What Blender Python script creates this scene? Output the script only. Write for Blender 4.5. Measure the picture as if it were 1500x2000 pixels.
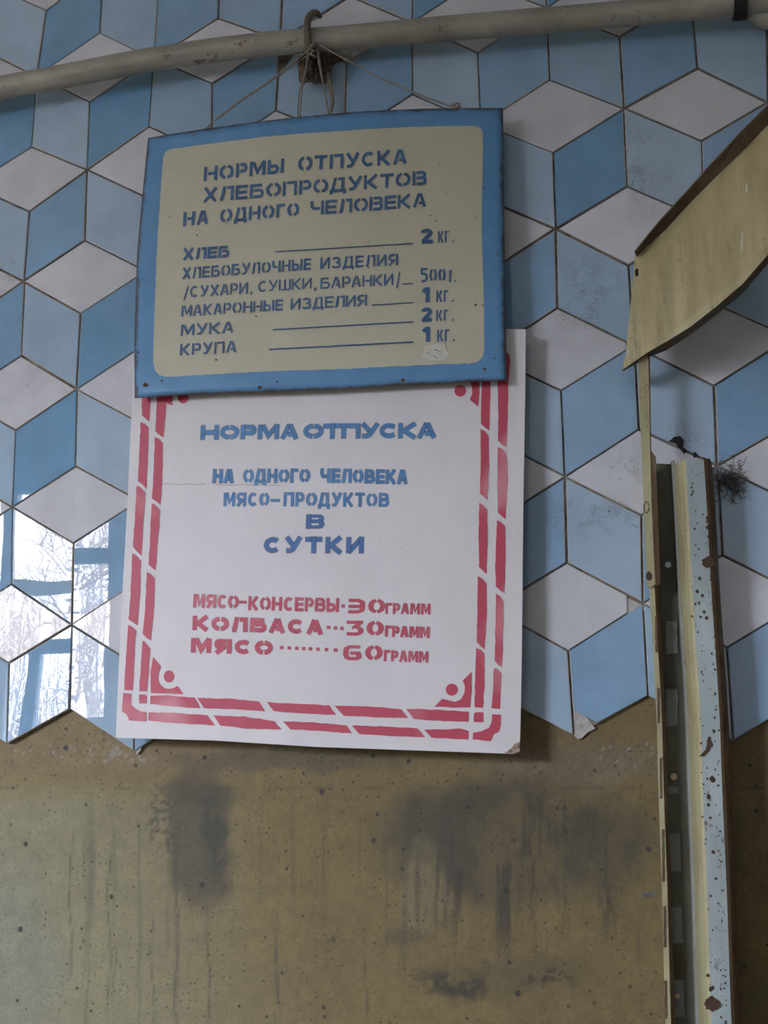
# -*- coding: utf-8 -*-
import bpy, bmesh, math, random
import numpy as np
from mathutils import Vector, Matrix, noise

for o in list(bpy.data.objects):
    bpy.data.objects.remove(o, do_unlink=True)
scn = bpy.context.scene
COL = scn.collection

# ---------------------------------------------------------------- camera
F = 2300.0
CAM = Vector((0.75324, -1.35203, 0.01038))
YAW, PITCH, ROLL = 0.20026, 0.18648, 0.00923
RM = (Matrix.Rotation(YAW, 3, 'Z') @ Matrix.Rotation(PITCH, 3, 'X') @ Matrix.Rotation(ROLL, 3, 'Y'))
cd = bpy.data.cameras.new('camera')
cam = bpy.data.objects.new('camera', cd)
COL.objects.link(cam)
cd.sensor_fit = 'VERTICAL'; cd.sensor_height = 36.0; cd.lens = F / 2000.0 * 36.0
cd.clip_start = 0.02; cd.clip_end = 200
mc = Matrix((RM.col[0], RM.col[2], -RM.col[1])).transposed().to_4x4()
mc.translation = CAM
cam.matrix_world = mc
scn.camera = cam

# ---------------------------------------------------------------- world, light, exposure
w = bpy.data.worlds.new('overcast'); scn.world = w; w.use_nodes = True
bg = w.node_tree.nodes['Background']
bg.inputs[0].default_value = (0.82, 0.87, 1.04, 1)
bg.inputs[1].default_value = 14.0
WX0, WX1, WZ0, WZ1, WY = -4.15, -1.70, 0.10, 1.24, -4.0       # window opening
pl = bpy.data.lights.new('window_portal', 'AREA'); pl.shape = 'RECTANGLE'
pl.size = WX1 - WX0; pl.size_y = WZ1 - WZ0; pl.cycles.is_portal = True
po = bpy.data.objects.new('window_portal', pl); COL.objects.link(po)
po.location = ((WX0 + WX1) / 2, WY - 0.13, (WZ0 + WZ1) / 2)
po.rotation_euler = (math.radians(90), 0, 0)      # faces +y
RY0, RY1, RZ0, RZ1 = -3.5, -2.95, .0, 1.1                     # smaller fill window, added in the unseen right-hand wall to soften shadows
pl2 = bpy.data.lights.new('window_portal_right', 'AREA'); pl2.shape = 'RECTANGLE'
pl2.size = RY1 - RY0; pl2.size_y = RZ1 - RZ0; pl2.cycles.is_portal = True
po2 = bpy.data.objects.new('window_portal_right', pl2); COL.objects.link(po2)
po2.location = (2.72, (RY0 + RY1) / 2, (RZ0 + RZ1) / 2)
po2.rotation_euler = (math.radians(90), 0, math.radians(90))    # faces -x
scn.view_settings.view_transform = 'Standard'
scn.view_settings.look = 'None'
scn.view_settings.gamma = 1.0
scn.view_settings.use_curve_mapping = False
scn.view_settings.exposure = 2.96

rnd = random.Random(7)

# ---------------------------------------------------------------- geometry helpers
def at(px, py, Y):
    """point on the plane y=Y seen at photo pixel (px,py)"""
    d = RM @ Vector(((px - 750) / F, 1.0, -(py - 1000) / F))
    return CAM + d * ((Y - CAM.y) / d.y)

def to_px(p):
    q = RM.transposed() @ (Vector(p) - CAM)
    return 750 + F * q.x / q.y, 1000 - F * q.z / q.y

def mesh_obj(name, verts, faces, mats, parent=None, mi=None, smooth=False):
    me = bpy.data.meshes.new(name)
    me.from_pydata([tuple(v) for v in verts], [], faces)
    for m in (mats if isinstance(mats, (list, tuple)) else [mats]):
        me.materials.append(m)
    if mi is not None:
        me.polygons.foreach_set('material_index', mi)
    if smooth:
        me.polygons.foreach_set('use_smooth', [True] * len(me.polygons))
    o = bpy.data.objects.new(name, me)
    COL.objects.link(o)
    if parent: o.parent = parent
    return o

def empty(name, loc):
    o = bpy.data.objects.new(name, None); COL.objects.link(o); o.location = loc
    return o

def child(o, parent):
    o.parent = parent
    o.matrix_parent_inverse = Matrix.Translation(-parent.location)
    return o

def tag(o, label=None, cat=None, group=None, kind=None):
    if label: o['label'] = label
    if cat: o['category'] = cat
    if group: o['group'] = group
    if kind: o['kind'] = kind
    return o

class MB:
    def __init__(s): s.v = []; s.f = []; s.m = []
    def add(s, vs, fs, m=0):
        b = len(s.v); s.v += [Vector(x) for x in vs]; s.f += [tuple(b + i for i in f) for f in fs]; s.m += [m] * len(fs)
    def box(s, a, b, m=0):
        x0, y0, z0 = a; x1, y1, z1 = b
        s.add([(x0,y0,z0),(x1,y0,z0),(x1,y1,z0),(x0,y1,z0),(x0,y0,z1),(x1,y0,z1),(x1,y1,z1),(x0,y1,z1)],
              [(0,3,2,1),(4,5,6,7),(0,1,5,4),(1,2,6,5),(2,3,7,6),(3,0,4,7)], m)
    def tube(s, pts, r, n=10, m=0, cap=True):
        pts = [Vector(p) for p in pts]; R = r if isinstance(r, (list, tuple)) else [r] * len(pts)
        vs = []; fs = []; up = None
        for i, p in enumerate(pts):
            t = (pts[min(i + 1, len(pts) - 1)] - pts[max(i - 1, 0)]).normalized()
            if up is None:
                up = Vector((0, 0, 1)) if abs(t.z) < .9 else Vector((1, 0, 0))
            a = t.cross(up).normalized(); b = a.cross(t).normalized(); up = b
            for k in range(n):
                q = 2 * math.pi * k / n
                vs.append(p + (a * math.cos(q) + b * math.sin(q)) * R[i])
        for i in range(len(pts) - 1):
            for k in range(n):
                k2 = (k + 1) % n
                fs.append((i*n+k, i*n+k2, (i+1)*n+k2, (i+1)*n+k))
        if cap:
            fs.append(tuple(range(n))[::-1]); fs.append(tuple((len(pts)-1)*n + k for k in range(n)))
        s.add(vs, fs, m)
    def sheet(s, pts, thick, m=0):
        """closed outline (list of Vectors) extruded by vector thick"""
        n = len(pts); th = Vector(thick)
        vs = list(pts) + [p + th for p in pts]
        s.add(vs, [tuple(range(n)), tuple(range(2*n-1, n-1, -1))] + [(i, i+n, (i+1) % n + n, (i+1) % n) for i in range(n)], m)
    def build(s, name, mats, parent=None, smooth=False):
        return mesh_obj(name, s.v, s.f, mats, parent, s.m, smooth)

# ---------------------------------------------------------------- material helpers
class NT:
    def __init__(s, name, rough=.5, metal=0, spec=.5, coat=0):
        s.m = bpy.data.materials.new(name); s.m.use_nodes = True
        s.t = s.m.node_tree; s.n = s.t.nodes; s.b = s.n['Principled BSDF']
        s.b.inputs['Roughness'].default_value = rough
        s.b.inputs['Metallic'].default_value = metal
        s.b.inputs['Specular IOR Level'].default_value = spec
    def new(s, ty, **kw):
        n = s.n.new(ty)
        for k, v in kw.items(): setattr(n, k, v)
        return n
    def link(s, a, b): s.t.links.new(a, b)
    def geo(s):
        if not hasattr(s, '_g'): s._g = s.new('ShaderNodeNewGeometry')
        return s._g.outputs['Position']
    def set(s, inp, v):
        if hasattr(v, 'links') or hasattr(v, 'is_output'): s.link(v, inp)
        elif isinstance(v, (tuple, list)): inp.default_value = tuple(v) + ((1,) if len(v) == 3 and len(inp.default_value) == 4 else ())
        else: inp.default_value = v
    def math(s, op, a, b=0.0, clamp=False):
        n = s.new('ShaderNodeMath', operation=op); n.use_clamp = clamp
        s.set(n.inputs[0], a); s.set(n.inputs[1], b); return n.outputs[0]
    def mp(s, v, a, b, c=0., d=1.):
        n = s.new('ShaderNodeMapRange'); s.set(n.inputs[0], v)
        for i, q in enumerate((a, b, c, d)): n.inputs[i + 1].default_value = q
        return n.outputs[0]
    def scale(s, vec, sc):
        n = s.new('ShaderNodeVectorMath', operation='MULTIPLY'); s.link(vec, n.inputs[0]); n.inputs[1].default_value = sc
        return n.outputs[0]
    def noise(s, scale, vec=None, detail=4, rough=.6, dist=0.):
        n = s.new('ShaderNodeTexNoise'); s.link(vec or s.geo(), n.inputs['Vector'])
        n.inputs['Scale'].default_value = scale; n.inputs['Detail'].default_value = detail
        n.inputs['Roughness'].default_value = rough; n.inputs['Distortion'].default_value = dist
        return n.outputs['Fac']
    def mix(s, fac, a, b, blend='MIX'):
        n = s.new('ShaderNodeMix', data_type='RGBA', blend_type=blend)
        s.set(n.inputs[0], fac); s.set(n.inputs[6], a); s.set(n.inputs[7], b)
        return n.outputs[2]
    def blob(s, x, z, rx, rz, jit=.3, nz=None):
        """soft elliptical patch on the wall"""
        sb = s.new('ShaderNodeVectorMath', operation='SUBTRACT'); s.link(s.geo(), sb.inputs[0]); sb.inputs[1].default_value = (x, 0, z)
        sc = s.new('ShaderNodeVectorMath', operation='MULTIPLY'); s.link(sb.outputs[0], sc.inputs[0]); sc.inputs[1].default_value = (1/rx, 0, 1/rz)
        ln = s.new('ShaderNodeVectorMath', operation='LENGTH'); s.link(sc.outputs[0], ln.inputs[0])
        return s.mp(ln.outputs['Value'], 1.2, .3)
    def bump(s, h, st=.3, dist=.001):
        n = s.new('ShaderNodeBump'); n.inputs['Strength'].default_value = st; n.inputs['Distance'].default_value = dist
        s.link(h, n.inputs['Height'])
        if s.b.inputs['Normal'].links: s.link(s.b.inputs['Normal'].links[0].from_socket, n.inputs['Normal'])
        s.link(n.outputs[0], s.b.inputs['Normal'])
    def color(s, c): s.set(s.b.inputs['Base Color'], c)
    def rough(s, c): s.set(s.b.inputs['Roughness'], c)

def simple(name, c, rough=.6, metal=0, var=.12, sc=60, bump=0):
    t = NT(name, rough, metal)
    n = t.noise(sc)
    t.color(t.mix(t.mp(n, .3, .7), tuple(x * (1 - var) for x in c), tuple(min(1, x * (1 + var)) for x in c)))
    if bump: t.bump(n, bump)
    return t.m

# glazed tile: slightly mottled glaze, hairline crackle in the damaged spots
CRACK = [(1150,560,75,70),(1250,330,55,110),(1170,1000,110,60),(1230,930,45,60),(25,540,30,55),(1140,620,60,30),(1240,240,40,30),(1330,860,50,35),(70,760,20,14)]
def tile_mat(name, c, dirt=.5):
    t = NT(name, .01)
    oi = t.new('ShaderNodeObjectInfo').outputs['Random']
    n1 = t.noise(14, detail=3); n2 = t.noise(90, detail=2)
    base = t.mix(t.mp(n1, .3, .7), tuple(x * .90 for x in c), tuple(min(1, x * 1.08) for x in c))
    hv = t.new('ShaderNodeHueSaturation'); t.link(base, hv.inputs['Color'])
    t.link(t.mp(oi, 0, 1, .94, 1.06), hv.inputs['Value'])
    t.link(t.mp(oi, 0, 1, 1.12, .86), hv.inputs['Saturation'])
    col = hv.outputs[0]
    mask = None
    for (px, py, rx, ry) in CRACK:
        p = at(px, py, 0)
        b = t.blob(p.x, p.z, rx * .00062, ry * .00062)
        mask = b if mask is None else t.math('MAXIMUM', mask, b)
    wv = t.noise(210, detail=5, rough=.7, dist=2.2)
    th = t.math('ABSOLUTE', t.math('SUBTRACT', wv, .5))
    line = t.mp(th, .034, .008)
    big = t.mp(t.noise(52, detail=5, rough=.75), .49, .56)
    ck = t.math('MULTIPLY', t.math('MULTIPLY', line, big), mask)
    col = t.mix(t.math('MULTIPLY', ck, .85), col, (.06, .055, .05))
    chip = t.math('MULTIPLY', t.mp(t.noise(95, detail=6, rough=.8, dist=.8), .60, .63), mask)
    col = t.mix(t.math('MULTIPLY', chip, .8), col, t.mix(t.mp(n2, .45, .55), (.05, .045, .04), (.50, .47, .44)))
    for (px, py, rx, ry, am) in ((690, 108, 55, 26, .75), (1475, 22, 70, 26, .9), (625, 165, 40, 30, .45)):
        p = at(px, py, 0)
        stn = t.math('MULTIPLY', t.blob(p.x, p.z, rx * .00062, ry * .00062), t.mp(t.noise(55, detail=5, rough=.7), .35, .6))
        col = t.mix(t.math('MULTIPLY', stn, am), col, (.10, .08, .06))
    # sparse specks everywhere
    sp = t.mp(t.noise(420, detail=2), .73, .76)
    col = t.mix(t.math('MULTIPLY', sp, .45), col, (.10, .09, .08))
    # soft greasy film / dust
    film = t.mp(t.noise(9, detail=6, rough=.7), .50, .78, 0, .35 * dirt)
    col = t.mix(film, col, (.34, .32, .28))
    t.color(col)
    t.rough(t.math('ADD', t.mp(n1, .35, .75, .0, .006), t.math('MULTIPLY', ck, .6)))
    t.bump(t.noise(7, detail=1), .30, .0012)
    t.bump(line if False else t.math('MULTIPLY', wv, mask), .25, .0008)
    return t.m

M = {}
M['tile_white'] = tile_mat('tile_white', (.60, .61, .63))
M['tile_pale'] = tile_mat('tile_pale_blue', (.34, .47, .58))
M['tile_blue'] = tile_mat('tile_blue', (.215, .375, .53))
M['tile_edge'] = simple('tile_body', (.50, .47, .42), .7)
t = NT('grout', .9)
t.color(t.mix(t.mp(t.noise(35, detail=6, rough=.7), .35, .65), (.06, .05, .042), (.36, .32, .27)))
t.bump(t.noise(300), .5); M['grout'] = t.m
M['grout_pale'] = simple('grout_pale', (.46, .44, .41), .9, 0, .25, 150, .5)

# old plaster: colour comes from a per-vertex stain map, fine speckle from nodes
t = NT('old_painted_plaster', .62)
at_ = t.new('ShaderNodeVertexColor', layer_name='stain').outputs[0]
n = t.noise(260, detail=5, rough=.7)
c = t.mix(1.0, at_, t.mix(t.mp(n, .25, .75), (.80, .80, .80), (1.14, 1.13, 1.10)), 'MULTIPLY')
sp_ = t.new('ShaderNodeSeparateXYZ'); t.link(t.geo(), sp_.inputs[0]); cb = t.new('ShaderNodeCombineXYZ')
t.link(sp_.outputs[0], cb.inputs[0]); t.link(sp_.outputs[2], cb.inputs[1])
wob = t.new('ShaderNodeVectorMath', operation='ADD'); t.link(cb.outputs[0], wob.inputs[0])
wn = t.new('ShaderNodeTexNoise'); wn.inputs['Scale'].default_value = 260; t.link(cb.outputs[0], wn.inputs['Vector'])
wsc = t.new('ShaderNodeVectorMath', operation='SCALE'); t.link(wn.outputs['Color'], wsc.inputs[0]); wsc.inputs['Scale'].default_value = .0022
t.link(wsc.outputs[0], wob.inputs[1])
for (sc_, r0, keep, m0, m1, am, nsc) in ((19, .055, .42, .33, .43, .92, 6), (44, .08, .42, .42, .52, .85, 9), (120, .14, .6, .44, .56, .75, 13), (260, .2, .5, .47, .60, .6, 21)):
    v = t.new('ShaderNodeTexVoronoi', voronoi_dimensions='2D'); t.link(wob.outputs[0], v.inputs['Vector']); v.inputs['Scale'].default_value = sc_
    rn = t.new('ShaderNodeSeparateColor'); t.link(v.outputs['Color'], rn.inputs[0])
    rad = t.math('MULTIPLY', rn.outputs[1], r0)
    d = t.mp(t.math('SUBTRACT', v.outputs['Distance'], rad), r0 * .35, 0)
    d = t.math('MULTIPLY', t.math('MULTIPLY', d, t.math('GREATER_THAN', rn.outputs[0], 1 - keep)), t.mp(t.noise(nsc, detail=3), m0, m1))
    c = t.mix(t.math('MULTIPLY', d, am), c, (.030, .026, .02))
t.color(c)
t.bump(t.noise(30, detail=3), .35, .003)
t.bump(t.noise(300, detail=5, rough=.7), .75, .0011); M['plaster'] = t.m

def rusty(name, base, base2, amt=.5, rough=.45, low=.56, high=.66, sc=38, stretch=(1, 1, .35)):
    t = NT(name, rough)
    v = t.scale(t.geo(), stretch)
    n = t.noise(sc, v, 7, .72); n2 = t.noise(sc * 6, None, 4, .7)
    m = t.mp(t.math('ADD', t.math('MULTIPLY', n, .75), t.math('MULTIPLY', n2, .25)), low, high, 0, amt)
    c = t.mix(t.mp(t.noise(18, v, 4), .35, .65), base, base2)
    c = t.mix(m, c, t.mix(t.mp(n2, .3, .7), (.045, .022, .012), (.15, .075, .03)))
    grime = t.mp(t.noise(11, v, 6, .7), .44, .72, 0, .55)
    c = t.mix(grime, c, tuple(x * .45 for x in base))
    s3 = t.mp(t.noise(170, None, 5, .8, .6), .62, .66, 0, amt)
    s4 = t.mp(t.noise(520, None, 3, .7), .68, .72, 0, amt * .8)
    c = t.mix(t.math('MULTIPLY', s3, t.mp(t.noise(24, v, 4), .42, .56)), c, t.mix(t.mp(n2, .4, .6), (.05, .022, .012), (.17, .07, .025)))
    c = t.mix(t.math('MULTIPLY', s4, t.mp(t.noise(15, v, 4), .38, .55)), c, (.07, .04, .025))
    t.color(c); t.rough(t.math('ADD', t.math('MULTIPLY', m, .4), rough))
    t.bump(n2, .35, .0006); t.bump(t.noise(60, None, 4), .25, .0012)
    return t.m
M['pipe'] = rusty('pipe_paint', (.27, .25, .20), (.40, .38, .31), .9, .42, .58, .64, 34, (.6, 1, 1))
M['post_yellow'] = rusty('post_cream_paint', (.42, .38, .20), (.52, .49, .29), .8, .4, .57, .66)
M['post_blue'] = rusty('post_grey_blue_paint', (.36, .44, .43), (.47, .54, .52), .9, .35, .585, .635, 55)
M['post_rust'] = rusty('post_rust', (.13, .075, .04), (.20, .14, .08), .8, .7, .45, .6, 60)
M['post_dark'] = rusty('post_recess_grime', (.075, .075, .045), (.13, .13, .085), .8, .6, .5, .65)  # much darker tone for the recessed web
M['post_patch'] = rusty('post_recess_paint', (.17, .185, .155), (.24, .255, .225), .7, .5, .55, .66)
M['arm'] = rusty('arm_yellow_paint', (.38, .32, .14), (.50, .435, .225), .42, .42, .55, .64, 24, (2.4, 1, .35))
M['arm_dark'] = rusty('arm_grime', (.075, .055, .03), (.17, .13, .075), .8, .75, .45, .65, 45)  # dark brown of the folds, grime plus painted-in shade of the underside
M['string'] = simple('string', (.30, .26, .20), .9, 0, .25, 300)
M['rope'] = simple('rope', (.26, .22, .16), .9, 0, .35, 200)
M['hook'] = rusty('hook_iron', (.15, .125, .09), (.27, .23, .17), .8, .7, .5, .65, 60)
M['black'] = simple('soot', (.02, .018, .016), .9)
M['dust'] = simple('dust', (.15, .135, .12), .95, 0, .3, 300)
M['rivet_rust'] = simple('rivet_rust', (.07, .035, .02), .8)
M['rivet_blue'] = simple('rivet_blue', (.50, .60, .68), .4)  # stands for lit wall glimpsed through a hole in the post
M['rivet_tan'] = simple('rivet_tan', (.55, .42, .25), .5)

def edge_worn(name, c, c2, rustc, wid=.02, amt=.85, speck=.0):
    t = NT(name, .42)
    uv = t.new('ShaderNodeUVMap').outputs[0]
    sx = t.new('ShaderNodeSeparateXYZ'); t.link(uv, sx.inputs[0])
    u, v_ = sx.outputs[0], sx.outputs[1]
    e = t.math('MINIMUM', t.math('MINIMUM', u, t.math('SUBTRACT', 1., u)), t.math('MINIMUM', v_, t.math('SUBTRACT', 1., v_)))
    n = t.noise(45, detail=6, rough=.75)
    e2 = t.math('SUBTRACT', e, t.math('MULTIPLY', t.mp(n, .35, .75), wid * 1.6))
    m = t.mp(e2, wid * .5, -wid * .4, 0, amt)
    base = t.mix(t.mp(t.noise(20, detail=5), .35, .65), c, c2)
    base = t.mix(t.mp(t.noise(240, detail=3), .70, .75, 0, .5), base, rustc)
    t.color(t.mix(m, base, rustc)); t.bump(t.noise(500), .08, .0004)
    return t.m
M['sign_blue'] = edge_worn('sign_blue_enamel', (.085, .235, .435), (.115, .285, .49), (.07, .055, .035), .010)
M['sign_cream'] = simple('sign_cream_paint', (.51, .49, .355), .45, 0, .035, 30, .03)
M['sign_back'] = simple('sign_bare_back', (.12, .09, .06), .7)
t = NT('board_white_paint', .5)
b = t.mix(t.mp(t.noise(12, detail=5), .3, .7), (.655, .63, .615), (.715, .69, .68))
b = t.mix(t.mp(t.noise(200, detail=3), .71, .76, 0, .5), b, (.2, .16, .12))
t.color(b); t.bump(t.noise(700), .12, .0004); M['board'] = t.m
M['board_edge'] = simple('board_edge', (.30, .24, .18), .8, 0, .4, 90)
M['ink_blue'] = simple('ink_dark_blue', (.035, .105, .225), .45, 0, .25, 90)
M['ink_line'] = simple('ink_line', (.03, .075, .16), .45)
M['patch'] = simple('touch_up_paint', (.60, .58, .48), .6, 0, .08, 200)

def paint(name, c, c2, sc=22):
    """sprayed stencil paint, thinning to nothing where the 'cov' attribute falls to 0"""
    t = NT(name, .5)
    n = t.noise(sc, detail=2)
    t.color(t.mix(t.mp(n, .52, .70), c, c2))
    a = t.new('ShaderNodeAttribute', attribute_name='cov')
    pw = t.math('POWER', a.outputs['Fac'], 1.5)
    t.link(pw, t.b.inputs['Alpha'])
    return t.m
M['spray_blue'] = paint('spray_blue', (.055, .19, .40), (.09, .26, .48))
M['spray_deep'] = paint('spray_deep_blue', (.045, .13, .32), (.06, .17, .38))
M['spray_red'] = paint('spray_red', (.47, .048, .085), (.56, .12, .16), 30)
t = NT('stencil_red', .5)
t.color(t.mix(t.mp(t.noise(13, detail=2, rough=.4), .56, .74), (.475, .045, .085), (.60, .24, .26))); M['bar_red'] = t.m
M['wall'] = simple('room_wall', (.64, .63, .61), .8, 0, .05, 4)
M['floor'] = simple('room_floor', (.36, .32, .27), .6, 0, .2, 8)
M['ceiling'] = simple('room_ceiling', (.60, .60, .57), .9, 0, .05, 4)
M['frame'] = simple('window_frame_paint', (.06, .08, .10), .5)
t = NT('window_glass', .02)
tr = t.new('ShaderNodeBsdfTransparent'); gl = t.new('ShaderNodeBsdfGlossy'); gl.inputs['Roughness'].default_value = .02
fr = t.new('ShaderNodeFresnel'); fr.inputs[0].default_value = 1.45
mx = t.new('ShaderNodeMixShader'); t.link(fr.outputs[0], mx.inputs[0]); t.link(tr.outputs[0], mx.inputs[1]); t.link(gl.outputs[0], mx.inputs[2])
t.link(mx.outputs[0], t.n['Material Output'].inputs[0]); M['glass'] = t.m
t = NT('birch_bark', .8)
t.color(t.mix(t.mp(t.noise(5, t.scale(t.geo(), (1, 1, 5)), 4, .7), .52, .60), (.72, .70, .66), (.05, .045, .04))); M['birch'] = t.m
M['twig'] = simple('twig', (.16, .12, .10), .9)
M['thicket'] = simple('thicket', (.13, .11, .10), .9, 0, .4, 3)
M['ground'] = simple('outdoor_ground', (.22, .19, .15), .95, 0, .3, 1)

# ---------------------------------------------------------------- lattice of rhombic tiles (measured joints of the real wall)
S = .1
MEAS = {(0,20):(96,27),(0,16):(67.7,292.7),(0,14):(63,418),(0,12):(53,554),(0,10):(47,698),(0,8):(37,844),(0,6):(31,992.6),(0,4):(29,1142.5),(0,2):(23.4,1296),(0,0):(21.5,1452.7),
(1,19):(200,71.7),(1,17):(180.3,205),(1,15):(175.7,337.3),(1,13):(172,475),(1,11):(163.8,615.5),(1,9):(156,763.8),(1,7):(153,913),(1,5):(149.9,1062.8),(1,3):(145.8,1221),(1,1):(141.6,1386),
(2,0):(267.3,1468),(2,16):(296,253.3),(3,17):(418.3,170),(3,19):(430,42.7),(4,16):(541.6,222.5),(5,17):(681,129),(5,19):(686.7,0),(6,16):(808,191),(7,17):(935,110),
(8,16):(1074,163),(8,14):(1081,304),(8,12):(1086,452),(8,10):(1089.2,606.3),(8,8):(1097.2,766.8),(8,6):(1104.1,933.7),(8,4):(1108.3,1101.9),(8,2):(1111,1271.7),(8,0):(1122,1438),
(9,17):(1210,79.3),(9,15):(1218.3,218.3),(9,13):(1225,369.3),(9,11):(1227.9,524.1),(9,3):(1255.6,1179.9),(9,1):(1265,1360),
(10,16):(1361.7,140),(10,14):(1369.3,282.7),(10,8):(1394.3,757.1),(10,6):(1400,913),(11,15):(1499,207),(11,17):(1496.7,58)}
def ideal(i, h): return np.array((i * S * math.sqrt(3) / 2, h * S / 2))
RES = {k: np.array((lambda p: (p.x, p.z))(at(px, py, 0))) - ideal(*k) for k, (px, py) in MEAS.items()}
def node(i, h):
    p = ideal(i, h)
    if (i, h) in RES: return p + RES[(i, h)]
    ws = 0; acc = np.zeros(2)
    for k, r in RES.items():
        d2 = ((ideal(*k) - p) ** 2).sum(); wt = 1 / (d2 + .002) ** 2 * math.exp(-d2 / .05)
        acc += r * wt; ws += wt
    return p + acc / (ws + 1e3)
# the setting: plaster wall
def fine(a, b, fa, fb, fs, cs):
    return np.concatenate([np.linspace(a, fa, max(2, int((fa-a)/cs)))[:-1], np.arange(fa, fb, fs), np.linspace(fb, b, max(2, int((b-fb)/cs)))])
xs = fine(-5.0, 2.6, -.06, 1.12, .0028, .3); zs = fine(-1.5, 1.9, -.40, .06, .0028, .3)
XX, ZZ = np.meshgrid(xs, zs)
# pixel position of each wall point: the stains below were surveyed on the photograph
Rn = np.array(RM)
dd = np.stack([XX - CAM.x, np.full_like(XX, -CAM.y), ZZ - CAM.z], -1) @ Rn
PX = 750 + F * dd[..., 0] / dd[..., 1]; PY = 1000 - F * dd[..., 2] / dd[..., 1]
def vnoise(x, y, seed):
    xi = np.floor(x).astype(int); yi = np.floor(y).astype(int); fx = x - xi; fy = y - yi
    fx = fx*fx*(3-2*fx); fy = fy*fy*(3-2*fy)
    def hsh(a, b):
        q = (a * 374761393 + b * 668265263 + seed * 1442695041) & 0xffffffff
        q = ((q ^ (q >> 13)) * 1274126177) & 0xffffffff
        return ((q ^ (q >> 16)) & 0xffff) / 65535.0
    return (hsh(xi,yi)*(1-fx)+hsh(xi+1,yi)*fx)*(1-fy)+(hsh(xi,yi+1)*(1-fx)+hsh(xi+1,yi+1)*fx)*fy
def fbm(x, y, seed, oc=5):
    a = 0; am = 1; s_ = 0
    for k in range(oc):
        a = a + am * vnoise(x * 2**k, y * 2**k, seed + k); s_ += am; am *= .6
    return a / s_
def sst(v, a, b):
    q = np.clip((v - a) / (b - a), 0, 1); return q*q*(3-2*q)
def lerp3(c, col, m): return c * (1 - m[..., None]) + np.array(col) * m[..., None]
wx = PX + 60 * (fbm(PX/90, PY/90, 11) - .5); wy = PY + 60 * (fbm(PX/90, PY/90, 23) - .5)
def blobm(x, y, rx, ry, a=1.25, b=.45): return sst(np.hypot((wx - x)/rx, (wy - y)/ry), a, b)
C = np.zeros(XX.shape + (3,)) + np.array((.345, .255, .090))                         # ochre paint
C = lerp3(C, (.30, .22, .085), sst(fbm(PX/130, PY/130, 3), .45, .65) * .6)
C = lerp3(C, (.355, .325, .178), sst(wx + .25*(1700 - wy), 640, 120) * sst(PY, 1500, 1580) * .95)   # greenish old coat left
C = lerp3(C, (.30, .335, .27), blobm(20, 1900, 120, 240) * .5)
C = lerp3(C, (.335, .245, .125), sst(PY, 1530, 1490) * sst(PX, 700, 300) * .7)       # band under the tiles
C = lerp3(C, (.32, .25, .16), blobm(1130, 1490, 220, 50) * .7)
dk = (.125, .105, .06)
streak = fbm(PX/16, PY/220, 31)
C = lerp3(C, (.13, .105, .07), blobm(392, 1640, 66, 150, 1.15, .75) * .75)
C = lerp3(C, (.09, .095, .06), blobm(425, 1640, 30, 110) * sst(fbm(PX/30, PY/60, 9), .30, .52) * .9)
C = lerp3(C, (.11, .095, .06), blobm(395, 1550, 75, 25) * .55)
C = lerp3(C, (.16, .135, .085), blobm(560, 1480, 250, 28) * .65)
C = lerp3(C, dk, blobm(1010, 1640, 320, 135, 1.1, .6) * (.50 + .5 * sst(fbm(PX/60, PY/90, 41), .36, .60)))
C = lerp3(C, dk, blobm(860, 1590, 130, 75) * .7)
C = lerp3(C, (.20, .155, .085), sst(PX, 450, 1250) * sst(fbm(PX/150, PY/150, 71), .30, .60) * .25)
C = lerp3(C, dk, blobm(1180, 1640, 120, 70) * .35)
C = lerp3(C, (.345, .28, .135), blobm(825, 1735, 52, 100, 1.1, .8) * .85)            # clean ochre island
C = lerp3(C, (.10, .085, .055), sst(streak, .54, .68) * blobm(1020, 1700, 260, 170) * .9)
C = lerp3(C, (.14, .125, .085), sst(fbm(PX/13, PY/420, 37), .62, .76) * sst(PY, 1540, 1640) * .42)
C = lerp3(C, (.055, .048, .035), blobm(885, 1915, 85, 32) * sst(fbm(PX/24, PY/20, 5), .34, .52) * .85)
C = lerp3(C, (.05, .045, .03), blobm(1070, 1915, 50, 14) * sst(fbm(PX/9, PY/6, 15), .45, .58) * .85)
C = lerp3(C, dk, blobm(980, 1905, 190, 42) * .35)
C = lerp3(C, dk, blobm(820, 1660, 45, 30) * .45)
C = lerp3(C, dk, blobm(790, 1830, 50, 22) * .45)
C = lerp3(C, (.13, .11, .075), blobm(330, 1610, 60, 90) * sst(fbm(PX/8, PY/8, 51), .52, .62) * .8)
C = lerp3(C, (.13, .10, .07), sst(np.abs(PY - 1536 - 6*fbm(PX/40, PX*0, 77)), 5, 0) * sst(fbm(PX/40, PY*0, 78), .42, .6) * .55)
C = lerp3(C, (.62, .60, .58), blobm(1235, 1465, 70, 45) * sst(fbm(PX/5, PY/5, 61), .66, .72) * .8)
C = lerp3(C, (.60, .58, .56), blobm(60, 1470, 260, 30) * sst(fbm(PX/5, PY/5, 62), .68, .74) * .6)
C = lerp3(C, (.50, .47, .42), blobm(240, 1478, 90, 14) * sst(fbm(PX/7, PY/7, 63), .45, .6) * .6)
C = lerp3(C, (.45, .34, .18), sst(fbm(PX/36, PY/8, 64), .60, .70) * blobm(120, 1560, 110, 14) * .5)
C = lerp3(C, (.10, .17, .30), blobm(1273, 1741, 17, 5) * .9)
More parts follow.
